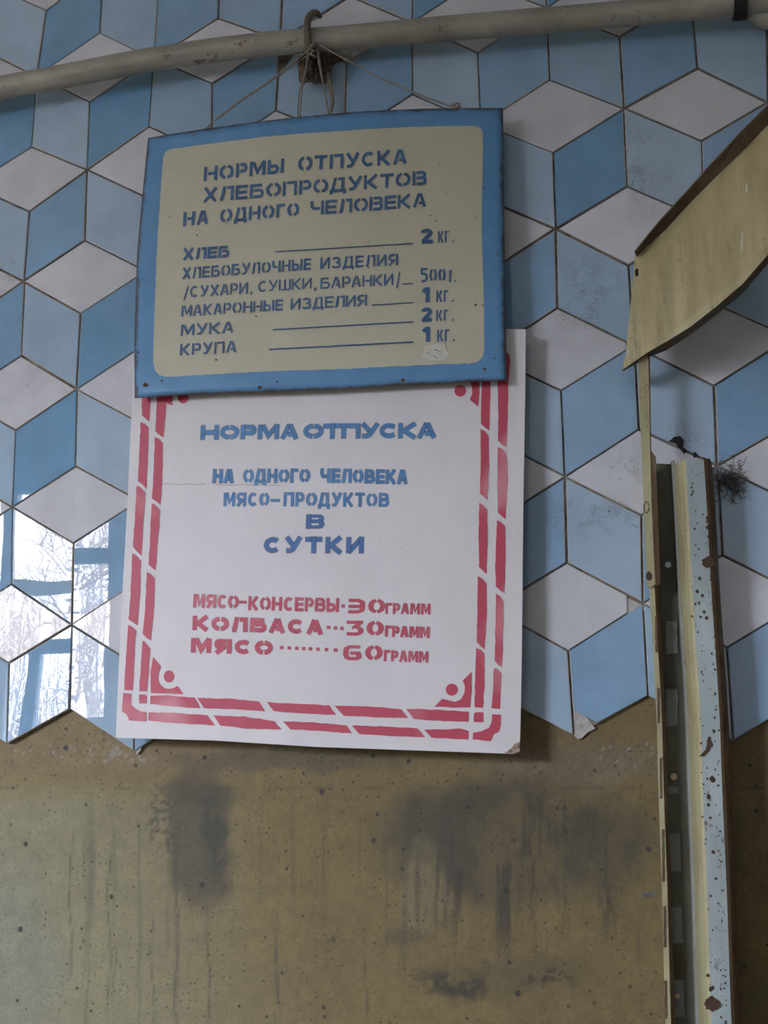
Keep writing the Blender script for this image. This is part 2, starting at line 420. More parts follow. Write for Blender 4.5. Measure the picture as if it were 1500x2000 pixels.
# long drips
for (dx, y0, y1, wd) in ((872,1590,1800,2.2),(348,1600,2010,2),(408,1790,2010,2),(215,1660,1990,1.6),(300,1780,2010,1.6),(1108,1640,1780,2),(1010,1700,1790,2.2),(1250,1820,1960,1.5),(715,1820,2010,1.5),(540,1800,2000,1.2),(140,1620,1900,1.5)):
    xx = dx + 4 * np.sin(PY / 37 + dx) + (PY - y0) * -.01
    C = lerp3(C, (.12, .11, .075), sst(np.abs(PX - xx), wd * 1.8, wd * .4) * sst(PY, y0 - 15, y0 + 25) * sst(PY, y1 + 30, y1 - 30) * .6)
C *= .56 + .10 * sst(PX, 700, 100)[..., None]
C *= (1 + .10 * (fbm(PX/6, PY/6, 191) - .5))[..., None]
C *= (1 + .34 * (fbm(PX/22, PY/22, 90) - .5))[..., None]
ny, nx = XX.shape
vv = np.stack([XX, 0.004 * (fbm(PX/260, PY/260, 99) - .5), ZZ], -1).reshape(-1, 3)
vv[:, 1] = np.where((vv[:, 0] > -.06) & (vv[:, 0] < 1.12) & (vv[:, 2] < .06) & (vv[:, 2] > -.4), vv[:, 1], 0) - .001
idx = np.arange(ny * nx).reshape(ny, nx)
ff = np.stack([idx[:-1, :-1], idx[:-1, 1:], idx[1:, 1:], idx[1:, :-1]], -1).reshape(-1, 4)
me = bpy.data.meshes.new('wall_back')
me.vertices.add(len(vv)); me.vertices.foreach_set('co', vv.ravel())
me.loops.add(ff.size); me.loops.foreach_set('vertex_index', ff.ravel())
me.polygons.add(len(ff)); me.polygons.foreach_set('loop_start', np.arange(0, ff.size, 4)); me.polygons.foreach_set('loop_total', np.full(len(ff), 4))
me.update(calc_edges=True)
ca = me.color_attributes.new('stain', 'FLOAT_COLOR', 'POINT')
ca.data.foreach_set('color', np.concatenate([np.clip(C, .01, 1).reshape(-1, 3), np.ones((ny*nx, 1))], 1).ravel().astype(np.float32))
me.polygons.foreach_set('use_smooth', np.ones(len(ff), bool))
me.materials.append(M['plaster'])
wall = bpy.data.objects.new('wall_back', me); COL.objects.link(wall); wall['kind'] = 'structure'

# mortar bed under the tiles, ending in the zigzag
I0, I1, HT = -3, 15, 25
bot = [node(i, 0 if i % 2 == 0 else 1) for i in range(I0, I1 + 1)]
top = [node(i, HT if (HT + i) % 2 == 0 else HT + 1) for i in range(I0, I1 + 1)]
mb = MB()
for k in range(len(bot) - 1):
    a, b_, c_, d_ = bot[k], bot[k+1], top[k+1], top[k]
    mb.add([(a[0], -.0045, a[1]), (b_[0], -.0045, b_[1]), (c_[0], -.0045, c_[1]), (d_[0], -.0045, d_[1])], [(0, 1, 2, 3)])
    mb.add([(a[0], -.0045, a[1]), (b_[0], -.0045, b_[1]), (b_[0], 0, b_[1]), (a[0], 0, a[1])], [(3, 2, 1, 0)])
mb.build('mortar', M['grout'], wall)

def clip_corner(q, k, a, b):
    """cut corner k of polygon q, leaving fractions a (towards previous) and b (towards next)"""
    p, c_, n_ = q[k-1], q[k], q[(k+1) % len(q)]
    return q[:k] + [c_ + (p - c_) * a, c_ + (n_ - c_) * b] + q[k+1:]
YF = -.0085
def make_tile(q, mat, tilt=(0, 0), inset=None):
    """q: 4..6 corners (x,z), drawn counter-clockwise from the viewer's side"""
    n = len(q); c0 = sum(q) / n
    def ins(q, d):
        out = []
        for k in range(n):
            e1 = q[k] - q[k-1]; e2 = q[(k+1) % n] - q[k]
            n1 = np.array((-e1[1], e1[0])) / np.linalg.norm(e1); n2 = np.array((-e2[1], e2[0])) / np.linalg.norm(e2)
            dd_ = d if not isinstance(d, list) else 0
            m_ = n1 + n2; m_ = m_ / max(.35, (m_ @ m_) / 2)
            out.append(q[k] + m_ * dd_)
        return out
    g = inset or rnd.choice((.0006, .0008, .0010, .0013, .0017))
    o_ = ins(q, g); i_ = ins(q, g + .0008)
    yy = YF + rnd.uniform(-.0005, .0005)
    def P(p, y): return (p[0], y - (-(p[0] - c0[0]) * tilt[0] - (p[1] - c0[1]) * tilt[1]), p[1])
    # plane tilted so that its outward normal gains (tilt x, tilt z)
    vs = [P(p, yy) for p in i_] + [P(p, yy + .0006) for p in o_] + [(p[0], -.0025, p[1]) for p in o_]
    fs = [tuple(range(n))]
    fs += [(n + k, n + (k+1) % n, (k+1) % n, k) for k in range(n)]
    fs += [(2*n + k, 2*n + (k+1) % n, n + (k+1) % n, n + k) for k in range(n)]
    return mesh_obj('tile', vs, fs, [mat, M['tile_edge']], wall, [0] + [1 if rnd.random() < .4 else 0 for _ in range(n)] + [1] * n)
def shift(dx, dy): return (-dx / 3373., dy / 3373.)     # wanted slide of the mirrored window, in photo pixels
TILT = {('L',1,5): shift(-12, 0), ('R',1,5): shift(0, -58), ('W',0,2): shift(-45, -42), ('R',0,2): shift(42, 122), ('W',2,2): shift(5, -30),
        ('L',2,2): shift(-5, 5), ('R',-1,5): shift(-4, 0), ('L',0,2): shift(-10, 100), ('W',0,8): shift(0, 30), ('W',1,5): shift(10, 115), ('L',0,8): shift(0,10),('R',0,8): shift(0,-8),('L',2,8):shift(0,15)}
for i in range(I0 + 1, I1):
    for hb in range(2 if i % 2 == 0 else -1, HT - 1, 6):
        if hb < 0: continue
        nd = lambda a, b: node(a, b)
        for ty, cs in (('W', [(i, hb), (i+1, hb+1), (i, hb+2), (i-1, hb+1)]),
                       ('L', [(i, hb-2), (i, hb), (i-1, hb+1), (i-1, hb-1)]),
                       ('R', [(i, hb-2), (i+1, hb-1), (i+1, hb+1), (i, hb)])):
            q = [nd(*k) for k in cs]
            tl = TILT.get((ty, i, hb), (rnd.gauss(0, .005), rnd.gauss(0, .005)))
            if (ty, i, hb) == ('R', 8, 2): q = clip_corner(q, 0, .30, .32)
            if (ty, i, hb) == ('W', 8, 2): q = clip_corner(q, 1, .20, .20)
            if (ty, i, hb) == ('W', 8, 8): q = clip_corner(q, 1, .09, .09)
            if (ty, i, hb) == ('L', 5, 17): q = clip_corner(q, 2, .28, .5)
            make_tile(q, M[{'W': 'tile_white', 'L': 'tile_pale', 'R': 'tile_blue'}[ty]], tl)
# whites between the cubes at the very bottom are plaster; pale mortar shows where tile corners broke off
def wallpoly(name, pts, y, mat, th=.003, parent=wall):
    m_ = MB(); m_.sheet([at(px, py, y) for px, py in pts], (0, th, 0)); return m_.build(name, mat, parent)
wallpoly('pale_mortar', [(1119,1386),(1126,1384),(1143,1398),(1163,1423),(1148,1430),(1136,1442),(1128,1444),(1121,1436)], -.0056, M['grout_pale'], .003)
wallpoly('pale_mortar', [(1225,1167),(1258,1183),(1262,1192),(1225,1205)], -.0062, M['grout_pale'])
wallpoly('pale_mortar', [(1213,669),(1224,675),(1222,692),(1212,688)], -.0062, M['grout_pale'])
wallpoly('pale_mortar', [(262,1448),(280,1450),(274,1466),(267,1474)], -.006, M['grout_pale'])
# broken-out socket behind the hook
sk = wallpoly('broken_socket', [(581,110),(600,102),(652,100),(668,112),(648,126),(643,158),(628,161),(606,158),(584,158)], -.0125, simple('socket_rust', (.15,.105,.065), .9, 0, .6, 220, .6), .006)

# ---------------------------------------------------------------- the rest of the room
def slab(name, a, b, mat):
    m_ = MB(); m_.box(a, b); o = m_.build(name, mat); o['kind'] = 'structure'; return o
slab('floor', (-5.1, -4.2, -1.6), (2.7, .05, -1.5), M['floor'])
slab('ceiling', (-5.1, -4.2, 1.9), (2.7, .05, 2.0), M['ceiling'])
slab('wall_left', (-5.1, -4.2, -1.5), (-5.0, .05, 1.9), M['wall'])
m_ = MB()
m_.box((2.6, -4.2, -1.5), (2.7, RY0, 1.9)); m_.box((2.6, RY1, -1.5), (2.7, .05, 1.9)); m_.box((2.6, RY0, -1.5), (2.7, RY1, RZ0)); m_.box((2.6, RY0, RZ1), (2.7, RY1, 1.9))
o = m_.build('wall_right', M['wall']); o['kind'] = 'structure'
m_ = MB()
m_.box((2.62, RY0, RZ0), (2.68, RY0+.05, RZ1)); m_.box((2.62, RY1-.05, RZ0), (2.68, RY1, RZ1)); m_.box((2.62, RY0, RZ0), (2.68, RY1, RZ0+.05)); m_.box((2.62, RY0, RZ1-.05), (2.68, RY1, RZ1))
w2 = m_.build('window_2', M['frame']); w2['kind'] = 'structure'  # frame of the opening added for fill light
m_ = MB(); m_.box((2.62, (RY0+RY1)/2-.03, RZ0), (2.68, (RY0+RY1)/2+.03, RZ1)); m_.build('mullion', M['frame'], w2)
m_ = MB(); m_.add([(2.65, RY0, RZ0), (2.65, RY1, RZ0), (2.65, RY1, RZ1), (2.65, RY0, RZ1)], [(0,1,2,3)]); m_.build('pane', M['glass'], w2)
m_ = MB()
m_.box((-5.0, WY - .2, -1.5), (WX0, WY, 1.9)); m_.box((WX1, WY - .2, -1.5), (2.6, WY, 1.9))
m_.box((WX0, WY - .2, -1.5), (WX1, WY, WZ0)); m_.box((WX0, WY - .2, WZ1), (WX1, WY, 1.9))
o = m_.build('wall_front', M['wall']); o['kind'] = 'structure'
win = MB(); T = .05
win.box((WX0, WY-.12, WZ0), (WX0+T, WY-.06, WZ1)); win.box((WX1-T*.4, WY-.12, WZ0), (WX1, WY-.06, WZ1))
win.box((WX0, WY-.12, WZ0), (WX1, WY-.06, WZ0+.02)); win.box((WX0, WY-.12, WZ1-.03), (WX1, WY-.06, WZ1))
wo = win.build('window_1', M['frame']); wo['kind'] = 'structure'
for x in (-2.28, -2.95, -3.6):
    m_ = MB(); m_.box((x-.035, WY-.115, WZ0), (x+.035, WY-.065, WZ1)); m_.build('mullion', M['frame'], wo)
m_ = MB(); m_.box((WX0, WY-.112, .725), (WX1, WY-.068, .79)); m_.build('transom', M['frame'], wo)
xp = [WX0, -3.6, -2.95, -2.28, WX1]
for k in range(4):
    for z0, z1 in ((WZ0, .75), (.75, WZ1)):
        m_ = MB(); m_.add([(xp[k], WY-.09, z0), (xp[k+1], WY-.09, z0), (xp[k+1], WY-.09, z1), (xp[k], WY-.09, z1)], [(0,1,2,3)]); m_.build('pane', M['glass'], wo)

# ---------------------------------------------------------------- outside the window: birches (seen mirrored in the tiles)
g_ = slab('ground', (-40, -60, -3.6), (30, -4.3, -3.4), M['ground']); g_['kind'] = 'structure'
def branch(mb, p, d, L, r, lev, R):
    pts = [p]; q = p.copy(); dv = d.copy(); n = 6
    for k in range(n):
        dv = (dv + Vector((R.gauss(0, .16), R.gauss(0, .16), R.gauss(.03, .10)))).normalized()
        q = q + dv * (L / n); pts.append(q.copy())
    mb.tube(pts, [max(.0025, r * (1 - k / n * .85)) for k in range(n + 1)], 4 if lev else 8, 0, False)
    if lev < 3:
        for k in range((0, 9, 6, 4)[lev] if lev else 0):
            j = R.randint(1, n); a = R.uniform(0, 6.28)
            dd_ = (dv * .7 + Vector((math.cos(a), math.sin(a), R.uniform(-.1, .8)))).normalized()
            branch(mb, pts[j], dd_, L * R.uniform(.4, .65), r * .5, lev + 1, R)
    return pts
tr_ = [(-4.05,-8.3,.075,1.),(-5.35,-11.5,.07,-1.),(-6.7,-14.7,.085,1.),(-1.0,-10.0,.08,1.),(-8.2,-9.2,.09,-1.)]
bl = ['nearest pale birch outside the window, mirrored in the lower left tiles','second birch back from the window, mirrored beside the nearest one','third birch back in the line running away from the window','birch standing alone furthest right outside the window','birch standing alone furthest left outside the window']
for (x, y, r, ln), lb in zip(tr_, bl):
    R = random.Random(int(x * 100)); e = empty('birch_tree', (x, y, -3.4))
    tk = MB(); tp = []
    for k in range(15):
        z = -3.5 + k * .75; tp.append(Vector((x + ln * .012 * k + R.gauss(0, .03), y + R.gauss(0, .03), z)))
    tk.tube(tp, [r * (1 - k / 18) for k in range(15)], 10, 0, False)
    child(tk.build('trunk', M['birch'], None, True), e)
    br = MB()
    for k in range(34):
        j = R.randint(4, 14); a = R.uniform(0, 6.28)
        branch(br, tp[j], Vector((math.cos(a), math.sin(a), R.uniform(.2, 1.2))).normalized(), R.uniform(.6, 1.0), .014, 1, R)
    child(br.build('branches', M['twig']), e)['kind'] = 'stuff'
    tag(e, lb, 'tree', 'birches outside the window')
R = random.Random(5); th = MB()
for k in range(2600):
    y = R.uniform(-44, -20); x = R.uniform(-1.1, 0) * -y - 2 + R.uniform(0, 6) * (R.random() < .2); h_ = R.uniform(3.5, 7.5) + max(0, -y - 26) * .22
    p0 = Vector((x, y, -3.4)); p1 = p0 + Vector((R.gauss(0, .5), R.gauss(0, .3), h_))
    pm = (p0 + p1) / 2 + Vector((R.gauss(0, .25), 0, 0))
    th.tube([p0, pm, p1], [.045, .035, .012], 3, R.random() < .25, False)
    for j in range(12):
        s_ = p0.lerp(p1, R.uniform(.25, 1)); q_ = s_ + Vector((R.gauss(0, .55), R.gauss(0, .2), R.uniform(.1, .8)))
        th.tube([s_, q_, q_ + Vector((R.gauss(0, .45), 0, R.uniform(-.1, .5)))], [.014, .009, .004], 3, R.random() < .45, False)
m_ = MB(); hx = [-70, -50, -35, -20, -5, 15]
m_.add([(x, -44, -3.5) for x in hx] + [(x, -56, 1.2 + .8*math.sin(x)) for x in hx] + [(x, -75, 3.6 + .8*math.cos(x*.7)) for x in hx], [(r_*6+k, r_*6+k+1, (r_+1)*6+k+1, (r_+1)*6+k) for r_ in range(2) for k in range(5)])
m_.build('hillside', simple('dead_grass_slope', (.13, .115, .10), .95, 0, .35, .8), None, True)['kind'] = 'structure'
tag(th.build('leafless_thicket', [M['thicket'], simple('pale_twigs', (.62, .61, .60), .8, 0, .2, 2)]), 'brown leafless thicket far beyond the birches', 'undergrowth', kind='stuff')

# ---------------------------------------------------------------- SIGNS
# stencil glyphs: strokes in units of the cap height; w = width, t = stroke thickness, g = bridge gap
def arc(cx, cy, rx, ry, a0, a1, n=12):
    return [(cx + rx * math.cos(math.radians(a0 + (a1 - a0) * k / n)), cy + ry * math.sin(math.radians(a0 + (a1 - a0) * k / n))) for k in range(n + 1)]
WID = {'М': 1.12, 'Ы': 1.15, 'Ш': 1.2, 'Г': .72, 'Р': .82, 'Т': .9, 'Е': .82, ' ': .55, 'Д': 1.05, 'О': 1., 'Ь': .8, '1': .5}
def glyph(ch, w, t, g, tv):
    L = t / 2; Rr = w - t / 2; B = tv / 2; T_ = 1 - tv / 2; a = L + t / 2 + g
    v = lambda x, y0=0, y1=1: [(x, y0), (x, y1)]
    h = lambda x0, x1, y: [(x0, y), (x1, y)]
    if ch == 'Н': return [v(L), v(Rr), h(a, Rr, .5)]
    if ch in 'О0':
        dl = min(30, max(7, math.degrees(g * .9 / max(.1, (w - t) / 2))))
        return [arc(w/2, .5, (w-t)/2, (1-tv)/2, 90 + dl, 270 - dl), arc(w/2, .5, (w-t)/2, (1-tv)/2, -90 + dl, 90 - dl)]
    bowl = lambda x0, xr, y0, y1: [(x0, y1)] + arc(xr - (y1-y0)/2 * .9 if xr - (y1-y0)/2 > x0 else x0 + .01, (y0+y1)/2, min((y1-y0)/2 * .9, xr - x0 - .01), (y1-y0)/2, 90, -90) + [(x0, y0)]
    if ch == 'Р': return [v(L), bowl(a, Rr, .42, T_)]
    if ch == 'Ь': return [v(L), bowl(a, Rr, B, .56)]
    if ch == 'Ы': return [v(L), bowl(a - g, w * .62, B, .54), v(Rr)]
    if ch == 'Б': return [v(L), h(L, Rr - .05, T_), bowl(a, Rr, B, .55)]
    if ch == 'В': return [v(L), bowl(a, Rr - .04, .52, T_), bowl(a, Rr, B, .52)]
    if ch == 'М': return [v(L), [(a - g * .3, .96), (w/2, .22), (Rr, .98)], v(Rr)]
    if ch == 'Т': return [h(0, w, T_), v(w/2)]
    if ch == 'П': return [v(L), [(a, T_), (Rr, T_), (Rr, 0)]]
    if ch == 'У': return [[(L, 1), (w*.55, .38)], [(Rr, 1), (w*.50, .25), (w*.36, B), (w*.12, B)]]
    if ch == 'С': return [arc(w/2 + .02, .5, (w-t)/2, (1-tv)/2, 48, 312, 18)]
    if ch == 'К': return [v(L), [(Rr - .02, 1), (a, .5), (Rr, 0)]]
    if ch == 'А': return [[(L, 0), (w/2 - g*.4, 1)], [(w/2 + g*.6, .98), (Rr, 0)], h(w*.36 + g, w*.70, .30)]
    if ch == 'Х': return [[(L, 1), (Rr, 0)], [(Rr, 1), (L, 0)]]
    if ch == 'Л': return [[(L*.6, B*.6), (w*.20, .1), (w*.34, 1)], [(w*.34 + t/2 + g, T_), (Rr, T_), (Rr, 0)]]
    if ch == 'Е': return [v(L), h(L, w, T_), h(L, w*.94, .5), h(L, w, B)]
    if ch == 'Д': return [[(w*.14, .02), (w*.34, 1)], [(w*.34 + t/2 + g, T_), (w*.80, T_), (w*.80, .06)], h(w*.02, w*.98, B*.8), v(L*.8, -.17, .10), v(w - L*.8, -.17, .10)]
    if ch == 'Г': return [v(L), h(L, w, T_)]
    if ch == 'Ч': return [[(L, 1), (L, .62), (w*.25, .45), (Rr - t/2 - g, .45)], v(Rr)]
    if ch == 'И': return [v(L), [(L, .04), (Rr, .96)], v(Rr)]
    if ch in 'З': return [arc(w*.45, 1 - (1-tv)*.25 - tv/2, (w*.9-t)/2, (1-tv)*.25, 150, -90), arc(w*.45, tv/2 + (1-tv)*.26, (w-t)/2, (1-tv)*.26, 90, -150)]
    if ch == 'Я': return [v(Rr), [(w-x, y) for x, y in bowl(a, Rr, .45, T_)], [(L, 0), (w*.55, .45)]]
    if ch == 'Ш': return [v(L), [(a + .03, B), (Rr, B)], v(w/2), v(Rr)]
    if ch == '2': return [arc(w*.48, .70, (w-t)/2, .30 - tv/2, 170, -20, 10) + [(L + .02, B)], h(L*.5, w, B)]
    if ch == '1': return [v(Rr), [(L*.4, .70), (Rr - t*.1, .93)]]
    if ch == '5': return [[(w*.95, T_), (L, T_), (L, .56)], [(L, .56)] + arc(w*.42, .34, w*.58 - t/2, .34 - tv/2, 80, -130, 12)]
    if ch == '9': return [[(w*.04, 1 - tv*.62), (w*.12, T_), (w*.62, T_), (Rr - w*.03, T_ - .12), (Rr, .62), (Rr, .34), (Rr - w*.06, B + .08), (w*.62, B), (w*.10, B), (w*.02, B + .03)], h(w*.02, Rr, .475)]
    if ch == '6': return [[(w*.96, T_ - .03), (w*.86, T_), (w*.36, T_), (L + w*.03, T_ - .12), (L, .62), (L, .36), (L + w*.06, B + .08), (w*.38, B), (w*.84, B), (w*.93, B + .10), (w*.90, .42)], h(w*.42, w*.98, .47)]
    if ch == '3': return [h(0, w*.96, T_), [(w*.84, T_), (w*.50, .56)], [(w*.34, .53), (w*.62, .54)] + arc(w*.56, .54 - (.54 - B)/2, w*.44 - t/2, (.54 - B)/2, 80, -90, 8) + [(w*.02, B + .02)]]
    if ch == '/': return [[(0, -.22), (w, 1.08)]]
    if ch == ',': return [[(w*.5, .16), (w*.25, -.12)]]
    if ch in '.·': return [[(w/2 - t*.55, tv*.5), (w/2 + t*.55, tv*.5)]]
    if ch == '-': return [h(0, w, .42)]
    return []

def ribbon(pts, half, ext=0.):
    """left / right offsets of a polyline, in cap-height space"""
    P = [np.array(p, float) for p in pts]
    if ext:
        d0 = P[0] - P[1]; P[0] = P[0] + d0 / np.linalg.norm(d0) * ext
        d1 = P[-1] - P[-2]; P[-1] = P[-1] + d1 / np.linalg.norm(d1) * ext
    out = []
    for k in range(len(P)):
        ts = []
        if k > 0: e = P[k] - P[k-1]; ts.append(e / (np.linalg.norm(e) + 1e-9))
        if k < len(P) - 1: e = P[k+1] - P[k]; ts.append(e / (np.linalg.norm(e) + 1e-9))
        ns = [np.array((-e[1], e[0])) for e in ts]; m_ = sum(ns); m_ = m_ / max(.45, (m_ @ m_) / len(ns)) if len(ns) == 2 else m_
        if len(ns) == 2: m_ = sum(ns); m_ = m_ / max(.9, (m_ @ m_)) * 2 / 1 if (m_ @ m_) < .9 else m_ * 2 / (m_ @ m_)
        out.append((P[k], m_ * half))
    return out

class Sign:
    def __init__(s, depth, lean): s.depth = depth; s.lean = lean
    def P(s, px, py, eps=0.): return at(px, py, -(s.depth(px, py) + eps))
    def word(s, mb, text, x0, y0, x1, y1, cap, t, g=.09, halo=0., gap=.16, eps=.0004, cap1=None, cov=None, ht=1.):
        """baseline (x0,y0)-(x1,y1) in photo pixels; returns nothing, fills mb (+cov list)"""
        cap1 = cap1 or cap
        ws = [WID.get(c, .95 if not c.isdigit() else .85) for c in text]
        if text in '-/,.·': ws = [1.]
        nom = sum(ws) + gap * (len(text) - 1)
        W = abs(x1 - x0) / ((cap + cap1) / 2); k = (W - gap * (len(text) - 1)) / sum(ws)
        def mp(x, y):
            f = x / W; c_ = cap + (cap1 - cap) * f
            bx = x0 + (x1 - x0) * f; by = y0 + (y1 - y0) * f
            return bx + s.lean(bx) * y * c_, by - y * c_
        cur = 0.; lay = 0
        for ch, wn in zip(text, ws):
            w = wn * k
            for st in glyph(ch, w, t, g, t * ht):
                st = [(x + cur, y) for x, y in st]; lay += 1
                if len(st) == 2:      # subdivide long straights so they follow the sheet
                    st = [st[0], ((st[0][0]+st[1][0])/2, (st[0][1]+st[1][1])/2), st[1]]
                wob = lambda p: (p[0] + rnd.gauss(0, .006), p[1] + rnd.gauss(0, .006))
                st = [wob(p) for p in st]
                rb = [(p, o * np.array((1., ht))) for p, o in ribbon(st, t / 2)]; e = eps + (lay % 9) * .00002
                if not halo:
                    vs = []
                    for p, o in rb:
                        for sg in (1, -1): q = p + o * sg; vs.append(s.P(*mp(*q), e))
                    n = len(rb); mb.add(vs, [(2*i, 2*i+1, 2*i+3, 2*i+2) for i in range(n-1)])
                    if cov is not None: cov += [1.] * len(vs)
                else:
                    h2 = 1 + halo / (t / 2)
                    d0 = rb[0][0] - rb[1][0]; d0 /= np.linalg.norm(d0); d1 = rb[-1][0] - rb[-2][0]; d1 /= np.linalg.norm(d1)
                    rows = [(rb[0][0] + d0 * halo, rb[0][1], 0)] + [(p, o, 1) for p, o in rb] + [(rb[-1][0] + d1 * halo, rb[-1][1], 0)]
                    vs = []
                    for p, o, al in rows:
                        for sg in (h2, 1 - .3 * halo / t, -1 + .3 * halo / t, -h2):
                            q = p + o * sg; vs.append(s.P(*mp(*q), e)); cov.append(al if abs(sg) < 1 else 0.)
                    n = len(rows)
                    mb.add(vs, [(4*i+j, 4*i+j+1, 4*i+j+5, 4*i+j+4) for i in range(n-1) for j in range(3)])
            cur += w + gap
    def line(s, mb, x0, y0, x1, y1, th, n=12, eps=.0004):
        vs = []
        for k in range(n + 1):
            x = x0 + (x1-x0)*k/n; y = y0 + (y1-y0)*k/n + rnd.gauss(0, .12)
            vs += [s.P(x, y - th/2, eps), s.P(x, y + th/2, eps)]
        mb.add(vs, [(2*k, 2*k+1, 2*k+3, 2*k+2) for k in range(n)])

# --- lower board (flat fibreboard)
PA, PB, PC = at(226, 1441, -.046), at(1015, 1472, -.047), at(1027, 643, -.040)
pn = (PB - PA).cross(PC - PA).normalized()
def depth2(px, py):
    d = RM @ Vector(((px - 750) / F, 1.0, -(py - 1000) / F))
    return -(CAM + d * ((PA - CAM).dot(pn) / d.dot(pn))).y
s2 = Sign(depth2, lambda x: .047 + (.0145 - .047) * (x - 240) / 780)
board_px = [(226,1441),(420,1446.5),(620,1459),(820,1466),(960,1471),(1003,1472.5),(1014,1468),(1016,1440),(1019,1300),(1022,1000),(1026,760),(1027,643),(700,640),(263,648),(257,800),(250,960),(240,1140),(232,1300)]
e2 = empty('norm_board', at(620, 1455, -.036))
m_ = MB(); fr_ = [s2.P(x, y) for x, y in board_px]
m_.add(fr_, [tuple(range(len(fr_)))], 0)
nb = len(fr_); bk = [p + Vector((0, .0045, 0)) for p in fr_]
m_.add(bk, [tuple(range(nb))[::-1]], 1)
m_.add(fr_ + bk, [(i, i+nb, (i+1) % nb + nb, (i+1) % nb) for i in range(nb)], 1)
child(m_.build('board', [M['board'], M['board_edge']]), e2)
# chipped lower right corner, raised lip of bare fibre
chip = MB(); chip.add([s2.P(x, y, .0003) for x, y in [(998,1462),(1006,1452),(1014,1449),(1016,1468),(1004,1472),(985,1471)]], [(0,1,2,3,4,5)])
child(chip.build('chipped_corner', simple('bare_fibre', (.30, .22, .17), .9, 0, .6, 300, .5)), e2)
crk = MB()
xx = 300.
while xx < 545:
    x2 = xx + rnd.uniform(6, 14)
    if not 400 < xx < 420: s2.line(crk, xx, 945 + (xx-300)*.012 + rnd.gauss(0,.6), x2, 945 + (x2-300)*.012 + rnd.gauss(0,.6), .8, 1, .0003)
    xx = x2
child(crk.build('hairline_crack', simple('crack', (.22, .17, .13), .9)), e2)

def cr(K, pts):
    ox, oy = {'A': (210, 740), 'B': (620, 740), 'C': (210, 1100), 'D': (620, 1100)}[K]
    return [(ox + x / 3.5714, oy + y / 3.5714) for x, y in pts]
bars = {
 'A': [[(238,120),(300,120),(298,200),(290,300),(265,275),(240,255)],[(232,298),(260,312),(286,340),(280,560),(270,768),(240,735),(212,712),(220,560)],[(203,745),(225,755),(265,795),(250,1000),(237,1235),(205,1205),(178,1170),(190,980)],
       [(345,120),(413,120),(402,280),(388,408),(358,388),(333,365),(340,240)],[(330,405),(360,418),(386,450),(380,700),(370,880),(335,850),(310,835),(322,640)],[(308,865),(335,880),(367,915),(352,1130),(335,1335),(310,1318),(287,1295),(296,1080)]],
 'C': [[(172,-70),(200,-55),(232,-15),(228,200),(210,434),(175,410),(147,388),(160,220)],[(145,428),(165,438),(198,472),(185,700),(178,888),(115,885),(128,650)],
       [(275,60),(300,75),(330,105),(325,300),(303,540),(275,520),(248,490),(262,300)],[(243,538),(262,548),(298,600),(285,780),(275,895),(220,893),(232,720)],
       [(220,915),(262,917),(275,930),(270,980),(218,978)],
       [(110,908),(167,910),(163,985),(190,1010),(225,1032),(273,1038),(273,1102),(150,1098),(135,1055),(100,1032)],
       [(298,925),(420,922),(605,938),(650,1012),(450,1000),(297,982)],[(625,940),(850,945),(1055,965),(1100,1033),(880,1020),(672,1012)],[(1112,970),(1350,980),(1545,992),(1592,1058),(1350,1048),(1160,1033)],
       [(285,1040),(450,1042),(700,1060),(750,1130),(500,1118),(283,1098)],[(740,1062),(950,1070),(1165,1102),(1215,1160),(980,1155),(788,1132)],[(1225,1102),(1450,1112),(1665,1130),(1705,1188),(1500,1172),(1275,1160)]],
 'D': [[(120,992),(380,1000),(585,1018),(632,1080),(400,1075),(180,1063)],[(615,1015),(850,1022),(1055,1035),(1055,1107),(850,1100),(672,1088)],
       [(1100,1040),(1155,1040),(1157,1105),(1150,1112),(1095,1110),(1088,1100),(1090,1055)],
       [(240,1130),(480,1140),(700,1152),(750,1215),(500,1205),(290,1190)],[(742,1160),(900,1160),(1000,1152),(1055,1170),(1052,1230),(900,1222),(795,1218)],
       [(1220,1055),(1280,1058),(1278,1130),(1265,1175),(1228,1195),(1208,1240),(1082,1228),(1085,1180),(1150,1172),(1195,1150),(1215,1110)],
       [(1245,212),(1275,228),(1298,265),(1295,500),(1288,722),(1262,708),(1235,680),(1242,450)],[(1232,730),(1260,740),(1285,768),(1278,900),(1273,1015),(1215,1012),(1222,900)],
       [(1120,90),(1150,108),(1178,145),(1180,380),(1165,600),(1140,585),(1110,550),(1115,330)],[(1108,590),(1140,605),(1165,635),(1165,850),(1155,1008),(1095,1003),(1100,800)]],
 'B': [[(1290,-178),(1315,-185),(1342,-165),(1345,-100),(1330,25),(1328,200),(1318,475),(1288,460),(1258,432),(1262,200),(1255,28)],[(1258,475),(1290,490),(1320,525),(1328,700),(1312,978),(1285,955),(1258,930),(1255,700)],
       [(1252,985),(1280,1000),(1308,1030),(1312,1250),(1304,1498),(1280,1480),(1245,1446),(1240,1300)],
       [(1148,5),(1205,5),(1203,180),(1200,360),(1170,340),(1140,312),(1142,150)],[(1138,350),(1170,368),(1195,400),(1198,600),(1188,848),(1160,820),(1132,800),(1140,560)],[(1128,862),(1155,880),(1183,912),(1188,1100),(1178,1360),(1150,1335),(1127,1310),(1125,1080)]]}
def rough_poly(pts, amp=.35, seg=9):
    out = []
    for k in range(len(pts)):
        a = np.array(pts[k], float); b_ = np.array(pts[(k+1) % len(pts)], float); n = max(1, int(np.linalg.norm(b_-a) / seg))
        for j in range(n): out.append(a + (b_-a) * j / n + np.array((rnd.gauss(0, amp), rnd.gauss(0, amp))))
    return out
